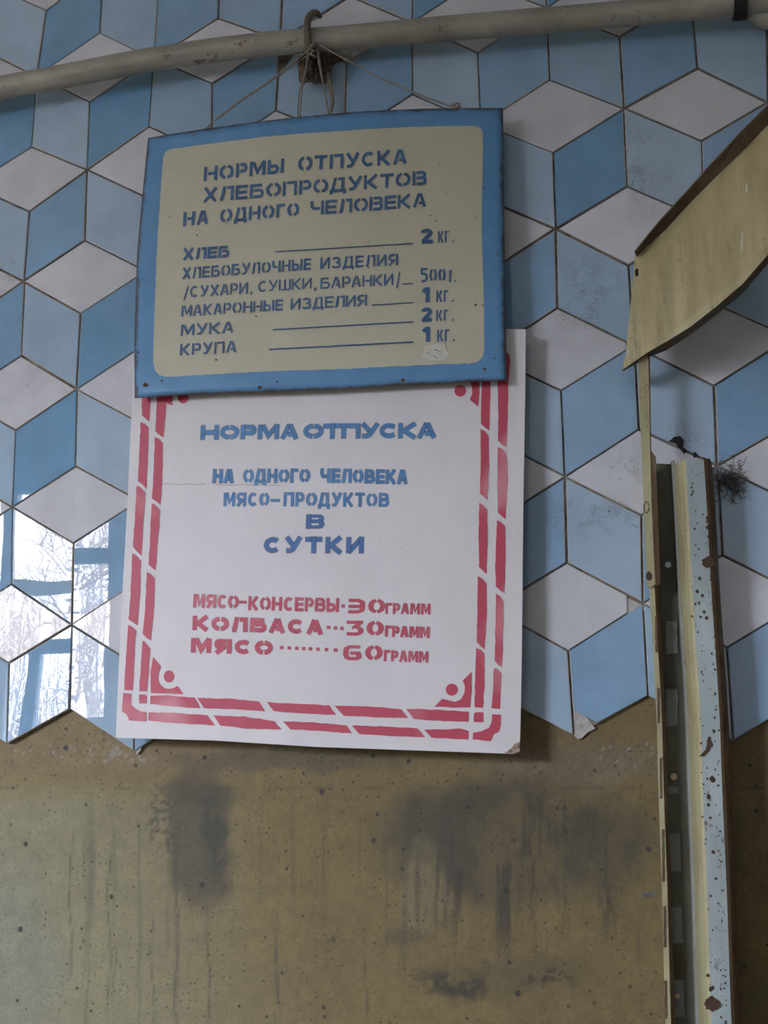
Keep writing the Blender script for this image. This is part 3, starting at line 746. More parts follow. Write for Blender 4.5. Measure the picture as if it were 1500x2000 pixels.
for K, lst in bars.items():
    for pts in lst:
        m_ = MB(); pp = [s2.P(x, y, .0004) for x, y in rough_poly(cr(K, pts))]; m_.add(pp, [tuple(range(len(pp)))])
        child(m_.build('border_bar', M['bar_red']), e2)
orn = [('C', [(318,655),(375,722),(356,765),(352,815),(370,852),(405,875),(450,876),(490,855),(530,915),(302,905),(300,760)], (428,790,36,42)),
       ('D', [(1075,758),(1013,818),(1028,860),(1025,905),(1000,950),(960,968),(900,955),(870,945),(818,1000),(950,1008),(1065,1005),(1075,900)], (937,882,42,42)),
       ('B', [(1066,15),(1130,12),(1130,100),(1118,192),(1062,145),(1080,100),(1080,60)], (996,83,41,41)),
       ('A', [(412,118),(455,118),(450,168),(460,182),(425,178),(406,160)], (527,128,38,44))]
for K, pts, (cx, cy, rx, ry) in orn:
    m_ = MB(); pp = [s2.P(x, y, .0004) for x, y in rough_poly(cr(K, pts), .25)]; m_.add(pp, [tuple(range(len(pp)))])
    child(m_.build('corner_ornament', M['bar_red']), e2)
    m_ = MB(); pp = [s2.P(x, y, .0004) for x, y in cr(K, arc(cx, cy, rx, ry, 0, 345, 15))]; m_.add(pp, [tuple(range(len(pp)))])
    child(m_.build('corner_dot', M['bar_red']), e2)

def lettering(sign, parent, mat, label, words, halo=0.):
    for wd in words:
        mb = MB(); cov = []
        kw = dict(wd[-1]) if isinstance(wd[-1], dict) else {}
        a = wd[:-1] if isinstance(wd[-1], dict) else wd
        sign.word(mb, *a, halo=halo, cov=cov, **kw)
        o = mb.build('lettering', mat)
        if halo:
            at2 = o.data.attributes.new('cov', 'FLOAT', 'POINT'); at2.data.foreach_set('value', cov)
        child(o, parent)
        if len(a[0]) > 1: o['label'] = label + ' ' + a[0]
H1 = .10
lettering(s2, e2, M['spray_blue'], 'blue stencilled text', [('НОРМА', 392, 858, 582, 856, 26.5, .27, {'gap': .16}), ('ОТПУСКА', 593, 856, 851, 854.5, 27.5, .27, {'gap': .05})], .10)
lettering(s2, e2, M['spray_blue'], 'blue stencilled text', [('НА', 415.5, 943, 456, 943, 26, .23, {'gap': .10}), ('ОДНОГО', 475, 942.5, 604.5, 942, 26, .19, {'gap': .13}), ('ЧЕЛОВЕКА', 625.5, 942, 795, 945, 26.5, .20, {'gap': .11})], .08)
lettering(s2, e2, M['spray_blue'], 'blue stencilled text', [('МЯСО', 437, 988, 525, 988, 25.5, .18), ('-', 529, 988, 546, 988, 25.5, .17), ('ПРОДУКТОВ', 554, 988, 759, 989.5, 26, .18)], .07)
lettering(s2, e2, M['spray_deep'], 'blue stencilled text', [('В', 598, 1032, 632.5, 1032, 26.5, .34, {'ht': .62, 'g': .05})], .08)
lettering(s2, e2, M['spray_deep'], 'blue stencilled text', [('СУТКИ', 515, 1079.5, 709.5, 1079.5, 30, .27, {'gap': .26})], .08)
dot = lambda x, y, c=24: ('·', x - 3, y + 2.5, x + 3, y + 2.5, c, .22)
lettering(s2, e2, M['spray_red'], 'red stencilled text', [('МЯСО', 377.5, 1186, 465, 1188.5, 25.5, .20, {'gap': .10}), ('-', 467, 1186.5, 481, 1187, 25.5, .17), ('КОНСЕРВЫ', 485, 1191, 661, 1195, 26, .19, {'gap': .13}), dot(670, 1184), ('90', 680, 1197.5, 751.5, 1197.5, 27.5, .33, {'gap': .25, 'ht': .6}), ('ГРАММ', 753, 1198.5, 840, 1200, 20.5, .20, {'gap': .14})], .05)
lettering(s2, e2, M['spray_red'], 'red stencilled text', [('КОЛБАСА', 376, 1230, 630, 1239, 27, .29, {'gap': .2}), dot(642, 1225.4), dot(655, 1226.6), dot(667.6, 1227.4), ('30', 677, 1241, 748.5, 1241, 28.5, .33, {'gap': .25, 'ht': .6}), ('ГРАММ', 752, 1243, 838.5, 1246, 21, .23, {'gap': .10})], .05)
lettering(s2, e2, M['spray_red'], 'red stencilled text', [('МЯСО', 373, 1273.5, 532, 1279, 27, .31, {'gap': .25})] + [dot(x, 1265 + (x-550)*.045) for x in (550.2, 565, 579.6, 593, 606.3, 621, 637.6, 655)] + [('60', 670.5, 1289, 746, 1289, 28.5, .33, {'gap': .35, 'ht': .6}), ('ГРАММ', 750, 1291, 836, 1294, 21, .20, {'gap': .12})], .05)
tag(e2, 'white board with a barred red border and blue and red stencilled Cyrillic text, lower sign', 'sign')

# --- upper sheet-metal sign, bowed forward along its top
def interp(xq, pts):
    for (a, b_), (c_, d_) in zip(pts, pts[1:]):
        if xq <= c_: break
    return b_ + (d_ - b_) * (xq - a) / (c_ - a)
TOPC = [(289,270),(320,264),(400,251.5),(500,238),(590,227.5),(680,219.5),(753,215),(833,212),(933,211),(982,211)]
BOTC = [(263,777),(400,768.5),(520,764.5),(650,760),(783,752.5),(989,742)]
def lin(n, c_): return interp(n, c_)
def coons(u, v):
    tx = 289 + (982-289)*u; ty = lin(tx, TOPC); bx = 263 + (989-263)*u; by = lin(bx, BOTC)
    y = ty + (by - ty) * v
    lx = interp(v, [(0,289),(.2,279),(.45,267.5),(.8,262),(1,263)]); rx = interp(v, [(0,982),(.45,985),(.8,987.5),(1,989)])
    # v measured along each side
    return lx + (rx - lx) * u, y
def depth1(px, py):
    u = min(1, max(0, (px - 275) / 710)); v = min(1, max(0, (py - 240) / 515))
    return .040 + .017 * v + .020 * 4 * u * (1-u) * (1-v) ** 1.3
s1 = Sign(depth1, lambda x: .072 + (-.004 - .072) * (x - 290) / 690)
e1 = empty('norm_sheet', at(620, 760, -.045))
NU, NV = 48, 36
gv = [s1.P(*coons(i/NU, j/NV)) for j in range(NV+1) for i in range(NU+1)]
gf = [(j*(NU+1)+i, (j+1)*(NU+1)+i, (j+1)*(NU+1)+i+1, j*(NU+1)+i+1) for j in range(NV) for i in range(NU)]
nb = len(gv); gb = [p + Vector((0, .0014, 0)) for p in gv]
per = [i for i in range(NU+1)] + [j*(NU+1)+NU for j in range(1, NV+1)] + [NV*(NU+1)+i for i in range(NU-1, -1, -1)] + [j*(NU+1) for j in range(NV-1, 0, -1)]
fs = gf + [tuple(nb + k for k in f[::-1]) for f in gf] + [(per[k], per[(k+1) % len(per)], per[(k+1) % len(per)] + nb, per[k] + nb) for k in range(len(per))]
plate = mesh_obj('plate', gv + gb, fs, [M['sign_blue'], M['sign_back']], None, [0]*len(gf) + [1]*(len(fs)-len(gf)), True)
uvl = plate.data.uv_layers.new(name='UVMap')
for lp in plate.data.loops:
    k = lp.vertex_index % nb; uvl.data[lp.index].uv = ((k % (NU+1)) / NU, 1 - (k // (NU+1)) / NV)
# flat shading on rim
for p in plate.data.polygons:
    if p.index >= 2 * len(gf): p.use_smooth = False
child(plate, e1)
FLD = [(338,290.5),(437,277),(517,267),(600,260),(650,256.7),(720,252),(787,248.5),(860,246.5),(922,246),(934,247.5),(941,253),(943.5,262),(942,350),(940.5,450),(943,520),(945,590),(946,685),(943,698),(933,707),(915,710.5),(850,712),(780,715),(700,719.5),(637,722),(560,724),(490,727),(400,732),(340,735.5),(322,735.5),(310,732),(302,722),(299,706),(300,660),(302,610),(305,520),(308,460),(312,400),(316,340),(318.5,308),(323,298),(330,292.5)]
fl = rough_poly(FLD, .3, 8); cx0 = np.array((625., 490.)); NRG = 24
fv = [s1.P(cx0[0], cx0[1], .0002)]
for r_ in range(1, NRG + 1):
    for p in fl: q = cx0 + (p - cx0) * r_ / NRG; fv.append(s1.P(q[0], q[1], .0002))
n = len(fl)
ffs = [(0, 1 + k, 1 + (k+1) % n) for k in range(n)] + [(1+(r_-1)*n+k, 1+r_*n+k, 1+r_*n+(k+1) % n, 1+(r_-1)*n+(k+1) % n) for r_ in range(1, NRG) for k in range(n)]
child(mesh_obj('painted_field', fv, ffs, M['sign_cream'], None, None, True), e1)['label'] = 'cream painted panel with rounded corners'
IB = M['ink_blue']
def L1(label, words): lettering(s1, e1, IB, label, [tuple(list(x[:-1]) + [dict(x[-1], eps=.0009)]) if isinstance(x[-1], dict) else tuple(list(x) + ([{'eps': .0009}] if x[0] != '—' else [])) for x in words])
L1('dark blue stencilled text', [('НОРМЫ', 397.5, 354, 553.5, 337.5, 28, .205), ('ОТПУСКА', 581.5, 334.5, 794, 319.5, 28.5, .205)])
L1('dark blue stencilled text', [('ХЛЕБОПРОДУКТОВ', 396, 395, 833, 360.5, 27.5, .205, {'gap': .14})])
L1('dark blue stencilled text', [('НА', 357, 442, 406, 437.5, 27.5, .205), ('ОДНОГО', 429, 435, 583.5, 421.5, 26.5, .20), ('ЧЕЛОВЕКА', 605.5, 420.5, 832.5, 403.5, 27, .20, {'gap': .12})])
NP = {'gap': .12}
L1('dark blue stencilled text', [('ХЛЕБ', 356.5, 508, 447.5, 502, 22.5, .23, NP), ('2', 821.5, 476, 845, 475, 29, .26), ('КГ.', 855.5, 474, 890, 473, 22.5, .13, NP)])
L1('dark blue stencilled text', [('ХЛЕБОБУЛОЧНЫЕ', 355.5, 545.5, 607, 526.5, 22.2, .175, {'gap': .13}), ('ИЗДЕЛИЯ', 625, 525.5, 777, 518, 22.5, .17)])
L1('dark blue stencilled text', [('/', 359.5, 581.5, 366.5, 581, 21, .11), ('СУХАРИ', 370, 581, 483.5, 573.5, 22, .155, NP), (',', 488, 573, 494, 573, 22, .14), ('СУШКИ', 503, 570.5, 608, 563.8, 21.5, .14, NP), (',', 613, 565, 619, 565, 22, .14), ('БАРАНКИ', 625.5, 564.5, 768, 556.5, 22, .155, NP), ('/', 774.5, 557.5, 780, 557, 24, .11), ('500', 821.5, 551.5, 870, 550.5, 28, .15, {'gap': .12}), ('Г.', 877, 551, 893, 550.5, 23, .14, NP)])
L1('dark blue stencilled text', [('МАКАРОННЫЕ', 353.5, 618.5, 552, 606, 21.5, .165, NP), ('ИЗДЕЛИЯ', 567, 605, 716, 597, 22, .165, NP), ('1', 824.5, 590.5, 839, 590, 29, .28), ('КГ.', 852, 590, 890, 589, 22.5, .14, NP)])
L1('dark blue stencilled text', [('МУКА', 352.5, 656, 455.5, 649.5, 21.8, .18), ('2', 822.5, 629, 844, 628, 28, .26), ('КГ.', 852, 627, 890.5, 626, 21.5, .14, NP)])
L1('dark blue stencilled text', [('КРУПА', 351, 694.5, 460.5, 688, 22.5, .17), ('1', 824.5, 668, 839.5, 667, 29, .28), ('КГ.', 853.5, 667, 892.5, 666, 23, .14, NP)])
for x0, y0, x1, y1, th_ in ((538,492,806.5,475.5,2.3),(786,555,806,553.5,2.3),(726,596,806.5,591,2.3),(532.5,644,807.5,628.5,2.6),(525.5,682.5,807.5,668,3.)):
    m_ = MB(); s1.line(m_, x0, y0, x1, y1, th_, 24, .0009); child(m_.build('ruled_line', M['ink_line']), e1)
m_ = MB(); pp = [s1.P(x, y, .0011) for x, y in rough_poly([(826,676),(850,672),(870,671),(872,684),(877,694),(868,703),(848,704),(830,702),(822,696),(828,688)], .8, 4)]
m_.add(pp, [tuple(range(len(pp)))]); child(m_.build('touch_up_patch', M['patch']), e1)
m_ = MB()
for k in range(16):
    x = rnd.uniform(830, 868); y = rnd.uniform(682, 701); s_ = rnd.uniform(.5, 1.2)
    m_.add([s1.P(x + s_*1.6*math.cos(a), y + s_*math.sin(a), .0014) for a in (0, 1.2, 2.5, 3.8, 5.1)], [(0,1,2,3,4)])
child(m_.build('fleck', M['ink_line']), e1)['kind'] = 'stuff'
# rust spots around the sheet
for (x, y, r_) in ((284,752,4),(507,757,4),(787,742,3.5),(1000-14,742,3),(541,745,2),(316,744,2),(332,424,1.3),(385,459,1.5),(500,618,1.6),(422,703,2),(719,473,1.3),(929,595,2.2),(942,596,1.4),(859,322,1.2),(851,431,1.6),(841,421,1.2),(946,367,1.6),(720,523,1.2),(871,376,1.),(929,424,1.),(946,720,2.5),(966,700,2),(972,497,2),(270,688,2),(264,672,1.5)):
    m_ = MB(); m_.add([s1.P(x + r_*1.2*math.cos(a)*rnd.uniform(.7,1.2), y + r_*math.sin(a)*rnd.uniform(.7,1.2), .0007) for a in [k*.785 for k in range(8)]], [tuple(range(8))])
    child(m_.build('rust_spot', M['rivet_rust']), e1)
tag(e1, 'bowed metal sign with blue border, cream panel and blue Cyrillic text, upper sign', 'sign')

# ---------------------------------------------------------------- pipe across the top
cl = [(-120,195),(0,172),(140,146),(270,121),(420,98),(560,83),(700,72),(860,57),(1000,45),(1150,33),(1300,19),(1440,6),(1620,-12)]
rr = [18.5,18.5,19,20,22,23.5,24.5,25,26,26.5,27,27,27]
cl = [(x, y - 0) for x, y in cl]
pts = []
PY_ = -.045
def sm(pts, n=4):
    out = []
    for i in range(len(pts)-1):
        p0 = pts[max(0,i-1)]; p1 = pts[i]; p2 = pts[i+1]; p3 = pts[min(len(pts)-1,i+2)]
        for k in range(n):
            t_ = k/n
            out.append(.5*((2*p1)+(p2-p0)*t_+(2*p0-5*p1+4*p2-p3)*t_*t_+(3*p1-p0-3*p2+p3)*t_**3))
    out.append(pts[-1]); return out
cpts = sm([at(x, y, PY_) for x, y in cl], 5)
m_ = MB(); m_.tube(cpts, .0150, 20)
pipe = m_.build('water_pipe', M['pipe'], None, True)
tag(pipe, 'grey painted steel pipe with rust spots crossing the top of the tiled wall', 'pipe')
# short fitting at the far right end
m_ = MB(); m_.tube(sm([at(1462,10,-.036), at(1478,24,-.032), at(1500,36,-.03), at(1560,52,-.03)], 4), [.012]*13, 14)
o = m_.build('branch_pipe', M['pipe'], None, True); tag(o, 'short grey pipe branching off under the long pipe at the upper right corner', 'pipe')
m_ = MB(); m_.tube([at(1432,9,PY_), at(1458,6.5,PY_)], .0185, 16); o = m_.build('pipe_collar', M['black'], None); tag(o, 'sooty black collar clamped round the pipe near the upper right corner', 'pipe collar')

# ---------------------------------------------------------------- hook, knot, strings
hk = empty('wall_hook', at(615, 130, -.01))
m_ = MB()
hp = [(612,150,-.012),(611,120,-.020),(610,104,-.045),(603,92,-.068),(600,62,-.068),(601,40,-.060),(608,28,-.048),(618,26,-.036),(627,34,-.028)]
m_.tube(sm([at(x,y,Y) for x,y,Y in hp], 5), [.0045]*36+[.004,.0035,.003,.0025,.002], 10)
child(m_.build('shank', M['hook'], None, True), hk)
m_ = MB(); m_.tube([at(609,128,-.006), at(609,128,-.018)], .006, 12); child(m_.build('anchor_bolt', M['hook']), hk)
tag(hk, 'rusty iron hook bent over the pipe above the upper sign', 'hook')
def string(pts, r=.0008, n=6, name='string', mat=None):
    m_ = MB(); base = sm([at(*p) for p in pts], 6)
    base = [p + Vector((rnd.gauss(0,.00015), 0, rnd.gauss(0,.00015))) for p in base]
    m_.tube(base, r, n); return m_.build(name, mat or M['string'], None, True)
D1 = lambda x, y: -(depth1(x, y) + .002)
hc = empty('hanging_cord', at(610, 100, -.06))
a_ = string([(608,93,-.072),(540,148,-.066),(470,196,-.055),(420,234,-.045),(400,253,-.040),(376,264,D1(376,264))], .0009)
child(a_, hc)
b2 = string([(610,98,-.070),(600,108,-.068),(540,152,-.064),(470,199,-.054),(425,233,-.045)], .0006); child(b2, hc)
a_ = string([(625,88,-.072),(660,108,-.070),(740,150,-.064),(820,185,-.055),(876,206,-.044),(888,212,D1(888,214))], .0009); child(a_, hc)
m_ = MB(); q = [at(888+7*math.cos(k*.9)+k*.5, 208+7*math.sin(k*1.3), -.044-.003*math.cos(k)) for k in range(14)]
m_.tube(sm(q,3), .0011, 6); child(m_.build('knot', M['rope'], None, True), hc)
m_ = MB(); m_.tube([at(892,211,-.043), at(893,222,-.040)], .0022, 8); child(m_.build('knot_end', simple('frayed_pale_end',(.5,.49,.47),.8)), hc)
m_ = MB(); m_.tube([at(376,262,-.0435), at(376,264,-.036)], .0018, 8); child(m_.build('sheet_hole', M['black']), hc)
m_ = MB(); R = random.Random(3)
q = [at(609+8*math.cos(k*1.1), 84+26*k/26+ (4*math.sin(k*1.7)), -.062-.010*math.sin(k*1.1)) for k in range(27)]
m_.tube(sm(q,3), .0012, 6); child(m_.build('winding', M['rope'], None, True), hc)
tag(hc, 'thin twine tied round the hook and stretched to both upper corners of the metal sign', 'string')
lc = empty('board_cord', at(615, 120, -.05))
for pp in ([(606,96,-.066),(598,135,-.05),(590,175,-.035),(586,230,-.028),(584,300,-.028)], [(603,96,-.066),(596,140,-.05),(585,180,-.035),(582,230,-.028),(581,300,-.028)],
           [(618,92,-.066),(622,120,-.055),(630,160,-.04),(638,200,-.03),(641,240,-.028),(642,300,-.028)], [(622,100,-.062),(629,150,-.045),(639,205,-.03),(644,250,-.028)]):
    child(string(pp, .0009), lc)
tag(lc, 'four loose strands dropping from the hook behind the metal sign', 'string')
# rag of rope strip at right of the hook
m_ = MB(); R = random.Random(9)
st_ = [(640,140,9),(641,155,9),(643,170,9),(647,185,8),(648,200,7),(645,215,6),(643,228,6)]
L_ = [at(x - w_/2, y, -.022) for x, y, w_ in st_]; R_ = [at(x + w_/2, y, -.025) for x, y, w_ in st_]
vs = [p for pr in zip(L_, R_) for p in pr]; vs2 = [p + Vector((0,.002,0)) for p in vs]; n = len(vs)
m_.add(vs + vs2, [(2*i,2*i+1,2*i+3,2*i+2) for i in range(len(st_)-1)] + [(n+2*i+2,n+2*i+3,n+2*i+1,n+2*i) for i in range(len(st_)-1)] + [(2*i,2*i+2,n+2*i+2,n+2*i) for i in range(len(st_)-1)] + [(2*i+3,2*i+1,n+2*i+1,n+2*i+3) for i in range(len(st_)-1)])
tag(m_.build('cloth_strip', M['rope']), 'dusty strip of brown cloth dangling beside the hook behind the twine', 'rag')
# frayed fibres hanging at the hook
m_ = MB()
for k in range(46):
    x = R.gauss(612, 9); y = R.uniform(100, 135); p = [at(x, y, -.05 + R.gauss(0,.004))]
    for j in range(4): x += R.gauss(0, 3); y += R.uniform(3, 11); p.append(at(x, y, -.045 + .007*j + R.gauss(0,.003)))
    m_.tube(p, R.uniform(.0006, .0016), 4, 0, False)
tag(m_.build('frayed_fibres', simple('dark_fibre', (.10,.085,.065), .95, 0, .5, 300)), 'dark tangle of frayed fibres and dirt hanging under the hook', 'fibres', kind='stuff')

# ---------------------------------------------------------------- perforated post at the right
ps = empty('steel_post', at(1360, 1990, -0.0470))
# profile across: (pixel x at row 1300, depth y, material)
prof = [(1282,-.004),(1276.5,-0.0590),(1278,-0.0620),(1287,-0.0620),(1293,-0.0570),(1295,-0.0370),(1331,-0.0350),(1333,-0.0450),(1338,-0.0470),(1341,-0.0530),(1348,-0.0630),(1356,-0.0700),(1362,-0.0720),(1399,-0.0720),(1405,-0.0700),(1411,-0.0650),(1414,-0.0590),(1416,-.004)]
def px_at(pxr, y):   # x of the post line at row 1300, world
    return at(pxr, 1300, y).x
pxs = [(px_at(a, y), y) for a, y in prof]
TZ = at(1365, 896, -0.0720).z; BZ = -.75
def strips(idx, mat, name, ztop, zbot=BZ, th=.0016, lean=0.):
    """part of the folded profile from point idx[0] to idx[-1]"""
    m_ = MB(); rows = 26; P2 = [pxs[i] for i in idx]
    # offset for thickness (towards the wall)
    zsl = [ztop + (zbot - ztop) * k / rows for k in range(rows + 1)]
    vs = []; n = len(P2)
    for z in zsl:
        for x, y in P2: vs.append((x - .021 * max(0., at(1360,1420,-0.0670).z - z) + .0003*math.sin(z*31), y, z + (rnd.uniform(-.002,.002) if z == ztop else 0)))
    m_.add(vs, [(r_*n+k, (r_+1)*n+k, (r_+1)*n+k+1, r_*n+k+1) for r_ in range(rows) for k in range(n-1)])
    o = m_.build(name, mat); sol = o.modifiers.new('thickness', 'SOLIDIFY'); sol.thickness = th; sol.offset = -1
    return child(o, ps)
ZL = at(1285, 905, -0.0620).z; ZR = at(1310, 906, -0.0370).z
strips([0,1,2,3], M['post_yellow'], 'side_lip', ZL)['label'] = 'narrow cream front lip'
strips([3,4,5], M['post_rust'], 'lip_edge', ZL)['label'] = 'rusty inner edge of lip'
strips([5,6], M['post_dark'], 'web', ZR)['label'] = 'grimy dark recess'
strips([6,7,8], rusty('step_paint', (.27, .28, .22), (.36, .37, .31), .7, .5, .55, .66), 'web_step', ZR)
strips([8,9,10,11,12], M['post_yellow'], 'ridge', at(1350, 900, -0.0670).z)['label'] = 'cream painted ridge'
strips([12,13], M['post_blue'], 'front_face', TZ)['label'] = 'pale grey blue front face with rust pits'
strips([13,14,15,16,17], M['post_rust'], 'outer_edge', TZ)['label'] = 'rusty rounded outer edge'
def post_pt(px_, py_, y, d=0.): return at(px_, py_, y - d)
def ppoly(name, pts, y, mat, th=.0012, amp=0., label=None):
    m_ = MB(); pp = rough_poly(pts, amp, 5) if amp else pts
    m_.sheet([at(x, yy, y) for x, yy in pp], (0, th, 0)); o = child(m_.build(name, mat), ps)
    if label: o['label'] = label
    return o
for y0, y1, x0 in ((1212,1276,1300),(1345,1418,1300),(1536,1550,1302),(1627,1702,1306),(1772,1842,1310),(1914,1986,1313)):
    ppoly('paint_patch', [(x0,y0),(x0+22,y0+1),(x0+24,y1),(x0+1,y1)], -0.0378, M['post_patch'], .0006, .7)
for (x, y, r_, mt) in ((1304.5,1103,6,'rivet_blue'),(1316,1517,6.3,'rivet_tan'),(1323,1946,4.5,'rivet_tan'),(1316,1800,6,'post_patch')):  # blue and tan discs painted as lit wall showing through holes
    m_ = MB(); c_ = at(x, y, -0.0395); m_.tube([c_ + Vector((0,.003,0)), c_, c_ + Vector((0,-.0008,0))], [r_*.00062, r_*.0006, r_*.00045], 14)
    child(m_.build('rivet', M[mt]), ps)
for (x, y, rx, ry) in ((1384,1098,14,12),(1392,1962,15,15)):
    m_ = MB(); pp = [at(x + rx*math.cos(k*.3142)*rnd.uniform(.72,1.12), y + ry*math.sin(k*.3142)*rnd.uniform(.72,1.12), -0.0732) for k in range(20)]
    m_.sheet(pp, (0, .001, 0)); child(m_.build('burnt_spot', M['rivet_rust']), ps)
ppoly('peeled_spot', [(1382,1437),(1388,1440),(1389,1450),(1392,1456),(1386,1466),(1378,1476),(1366,1477),(1371,1470),(1378,1464),(1381,1452)], -0.0730, M['rivet_rust'], .0008, .8)
for (x, y, r_) in ((1391,1523,7),(1382,1030,4),(1381,1012,4),(1384,1048,3),(1366,1130,4),(1362,1155,4),(1372,1163,4),(1365,1178,3),(1375,1195,3.5),(1368,1205,3),(1380,1207,4),(1384,1556,5),(1383,1572,4),(1393,1664,4),(1398,1716,3),(1388,1750,3),(1382,1905,4),(1388,1932,5),(1392,1929,4),(1394,1428,4),(1387,1597,3),(1372,1596,2.5),(1357,1033,3),(1358,1180,3),(1351,1203,2.6)):
    m_ = MB(); pp = [at(x + r_*.8*math.cos(k*.9)*rnd.uniform(.6,1.2), y + r_*math.sin(k*.9)*rnd.uniform(.6,1.2), -0.0730 if x > 1359 else -0.0723) for k in range(7)]
    m_.sheet(pp, (0, .0008, 0)); child(m_.build('rust_pit', M['rivet_rust']), ps)
for (x, y0, y1) in ((1281.5,1203,1274),(1286,1343,1412),(1290.5,1480,1560),(1295,1620,1722),(1298,1770,1850),(1300,1915,1990)):
    ppoly('slot', [(x-2.3,y0),(x+2.3,y0),(x+3,y1),(x-1.6,y1)], -0.0628, M['post_rust'], .0006, .3)
m_ = MB()
for k in range(150):
    y = rnd.uniform(905, 2000); xr = 1399 + (y - 1300) * (.043 if y < 1450 else .03); xl = xr - 36
    x = xr - abs(rnd.gauss(0, 5)) if rnd.random() < .7 else xl + abs(rnd.gauss(0, 8)); r_ = rnd.uniform(.7, 2.2)
    m_.add([at(x + r_*math.cos(q)*rnd.uniform(.6,1.2), y + r_*1.3*math.sin(q)*rnd.uniform(.6,1.2), -0.0728) for q in (0, 1.05, 2.1, 3.15, 4.2, 5.25)], [(0,1,2,3,4,5)])
child(m_.build('rust_speckle', M['rivet_rust']), ps)['kind'] = 'stuff'
tag(ps, 'rusty folded steel post with cream and grey blue peeling paint at the right', 'post')

# flat strut riveted on the left lip of the post
sb = empty('flat_strut', at(1270, 1145, -0.0670))
m_ = MB()
st_px = [(1247,700),(1268,700),(1270,780),(1275,890),(1280,1000),(1286,1143),(1277,1147),(1267,1146),(1262,1040),(1257,930),(1252,820)]
m_.sheet([at(x, y, -0.0690) for x, y in [(1246,690),(1266,690),(1268.5,780),(1270,880),(1272.5,980),(1277,1080),(1280,1141),(1272,1147),(1263,1144),(1259,1040),(1255,930),(1250,810)]], (0, .003, 0))
child(m_.build('bar', M['post_yellow']), sb)
m_ = MB(); m_.sheet([at(x, y, -0.0680) for x, y in [(1266,690),(1269,690),(1272,880),(1281,893),(1284,980),(1288,1080),(1290,1142),(1280,1143),(1277,1080),(1272.5,980),(1270,880)]], (0, .003, 0))
child(m_.build('side_strip', M['post_rust']), sb)['label'] = 'brown rusty edge strip'
m_ = MB(); pp = [at(1267+5.5*math.cos(k*.6), 1125+9*math.sin(k*.6), -0.0702) for k in range(10)]; m_.sheet(pp, (0,.001,0)); child(m_.build('rivet_hole', M['rivet_rust']), sb)
m_ = MB(); m_.tube([at(1262.5+5*math.cos(k*.5), 991+11*math.sin(k*.5), -0.0695) for k in range(13)], .0005, 5); child(m_.build('stamped_ring', M['post_rust']), sb)
tag(sb, 'narrow cream steel bar at the left of the post, reaching up to the slanted arm', 'bar')

# slanted sheet-metal arm
ar = empty('slanted_arm', at(1240, 700, -.07))
def AY(px_, e=0.): return -(.068 + .085 * (px_ - 1215) / 285) - e
face = [(1240,503),(1245,496),(1262,484),(1300,444),(1350,389),(1400,339),(1450,291),(1500,238),(1560,170),(1560,445),(1500,497),(1450,555),(1400,598),(1350,637),(1300,668),(1262,690),(1216,722),(1222,690),(1229,620),(1236,545)]
m_ = MB(); fp = [at(x, y, AY(x)) for x, y in face]; m_.sheet(fp, (0, .0022, 0)); child(m_.build('arm_plate', M['arm']), ar)
# top flange folded toward the viewer (its underside shows, with its shade put into the dark brown)
tp_ = [(1243,501),(1300,448),(1350,394),(1400,344),(1450,296),(1500,243),(1560,175)]
to_ = [(1240,493),(1283,440),(1335,383),(1387,325),(1438,270),(1500,207),(1560,142)]
m_ = MB(); va = [at(x, y, AY(x) - .0005) for x, y in tp_]; vb = [at(x, y, AY(x) - .016) for x, y in to_]
vt = [p + Vector((-.0006, 0, .0016)) for p in va + vb]; n = len(va)
m_.add(va + vb + vt, [(k, k+1, n+k+1, n+k) for k in range(n-1)] + [(2*n+k, 3*n+k, 3*n+k+1, 2*n+k+1) for k in range(n-1)] + [(n+k, n+k+1, 3*n+k+1, 3*n+k) for k in range(n-1)] + [(0, n, 3*n, 2*n)])
child(m_.build('top_flange', M['arm_dark']), ar)['label'] = 'grimy brown folded top edge'
bp = [(1216,722),(1262,690),(1300,668),(1350,637),(1400,598),(1450,555),(1500,497),(1560,445)]
bo = [(1217,725),(1262,700),(1302,684),(1352,651),(1402,613),(1452,571),(1500,515),(1560,462)]
m_ = MB(); va = [at(x, y, AY(x)) for x, y in bp]; vb = [at(x, y, AY(x) + .030) for x, y in bo]
vt = [p + Vector((-.0004, 0, .0016)) for p in va + vb]; n = len(va)
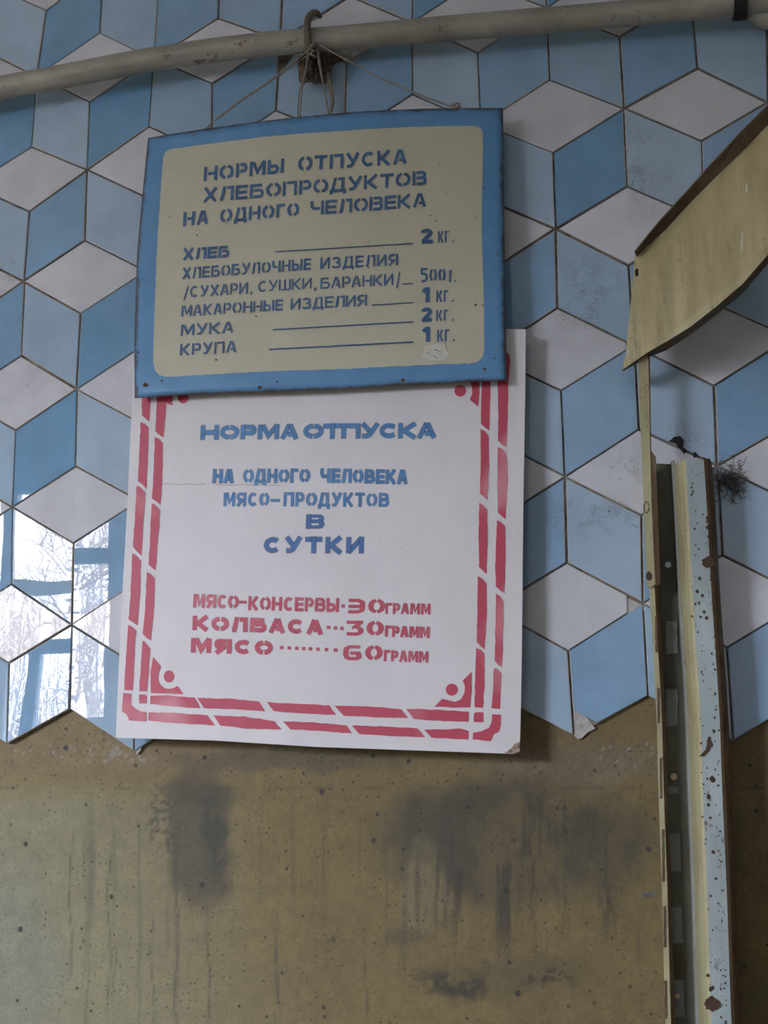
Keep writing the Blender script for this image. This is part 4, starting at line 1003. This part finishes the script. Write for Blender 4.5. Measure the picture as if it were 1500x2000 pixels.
m_.add(va + vb + vt, [(k, n+k, n+k+1, k+1) for k in range(n-1)] + [(2*n+k, 2*n+k+1, 3*n+k+1, 3*n+k) for k in range(n-1)] + [(n+k, 3*n+k, 3*n+k+1, n+k+1) for k in range(n-1)])
child(m_.build('bottom_flange', M['arm_dark']), ar)['label'] = 'grimy brown folded bottom edge'
m_ = MB(); m_.sheet([at(1227+4*math.cos(k*.63), 689+6*math.sin(k*.63), AY(1227, .0008)) for k in range(10)], (0,.0006,0)); child(m_.build('bolt_hole', simple('pale_hole',(.5,.5,.47),.7)), ar)
m_ = MB(); m_.sheet([at(1244+4*math.cos(k*.63), 532+8*math.sin(k*.63), AY(1244, .0008)) for k in range(10)], (0,.0006,0)); child(m_.build('bolt_hole', M['black']), ar)
for x0, y0, x1, y1, w_ in ((1450,455,1449,487,2.4),(1459,360,1458,374,2)):
    m_ = MB(); m_.sheet([at(x0-w_/2,y0,AY(x0,.0008)), at(x0+w_/2,y0,AY(x0,.0008)), at(x1+w_*.8,y1,AY(x1,.0008)), at(x1-w_*.8,y1,AY(x1,.0008))], (0,.0006,0)); child(m_.build('paint_drip', simple('white_drip',(.75,.75,.72),.5)), ar)
tag(ar, 'yellow painted sheet steel arm with grimy folded edges slanting up to the right edge', 'bracket')

# cobweb and dust lump beside the post top
m_ = MB(); R = random.Random(21)
for k in range(150):
    x = R.gauss(1430, 15); y = R.gauss(938, 17); Y = -.014 + R.gauss(0, .004); p = []
    for j in range(5): p.append(at(x, y, min(-.0095, Y))); x += R.gauss(0, 5); y += R.gauss(0, 5); Y += R.gauss(0, .002)
    m_.tube(p, R.uniform(.0002, .0006), 3, 0, False)
tag(m_.build('cobweb_clump', M['dust']), 'grey clump of cobweb and dust on the tiles right of the post top', 'cobweb', kind='stuff')
m_ = MB()
for poly in ([(1305,862),(1318,853),(1330,852),(1336,862),(1333,872),(1340,880),(1336,886),(1328,874),(1318,866)], [(1352,886),(1360,881),(1362,892),(1356,896)], [(1262,960),(1270,945),(1274,938),(1272,950),(1266,962)]):
    m_.sheet([at(x, y, -.0098) for x, y in rough_poly(poly, .8, 4)], (0, .001, 0))
m_.build('soot_flake', M['black'], wall)['kind'] = 'stuff'
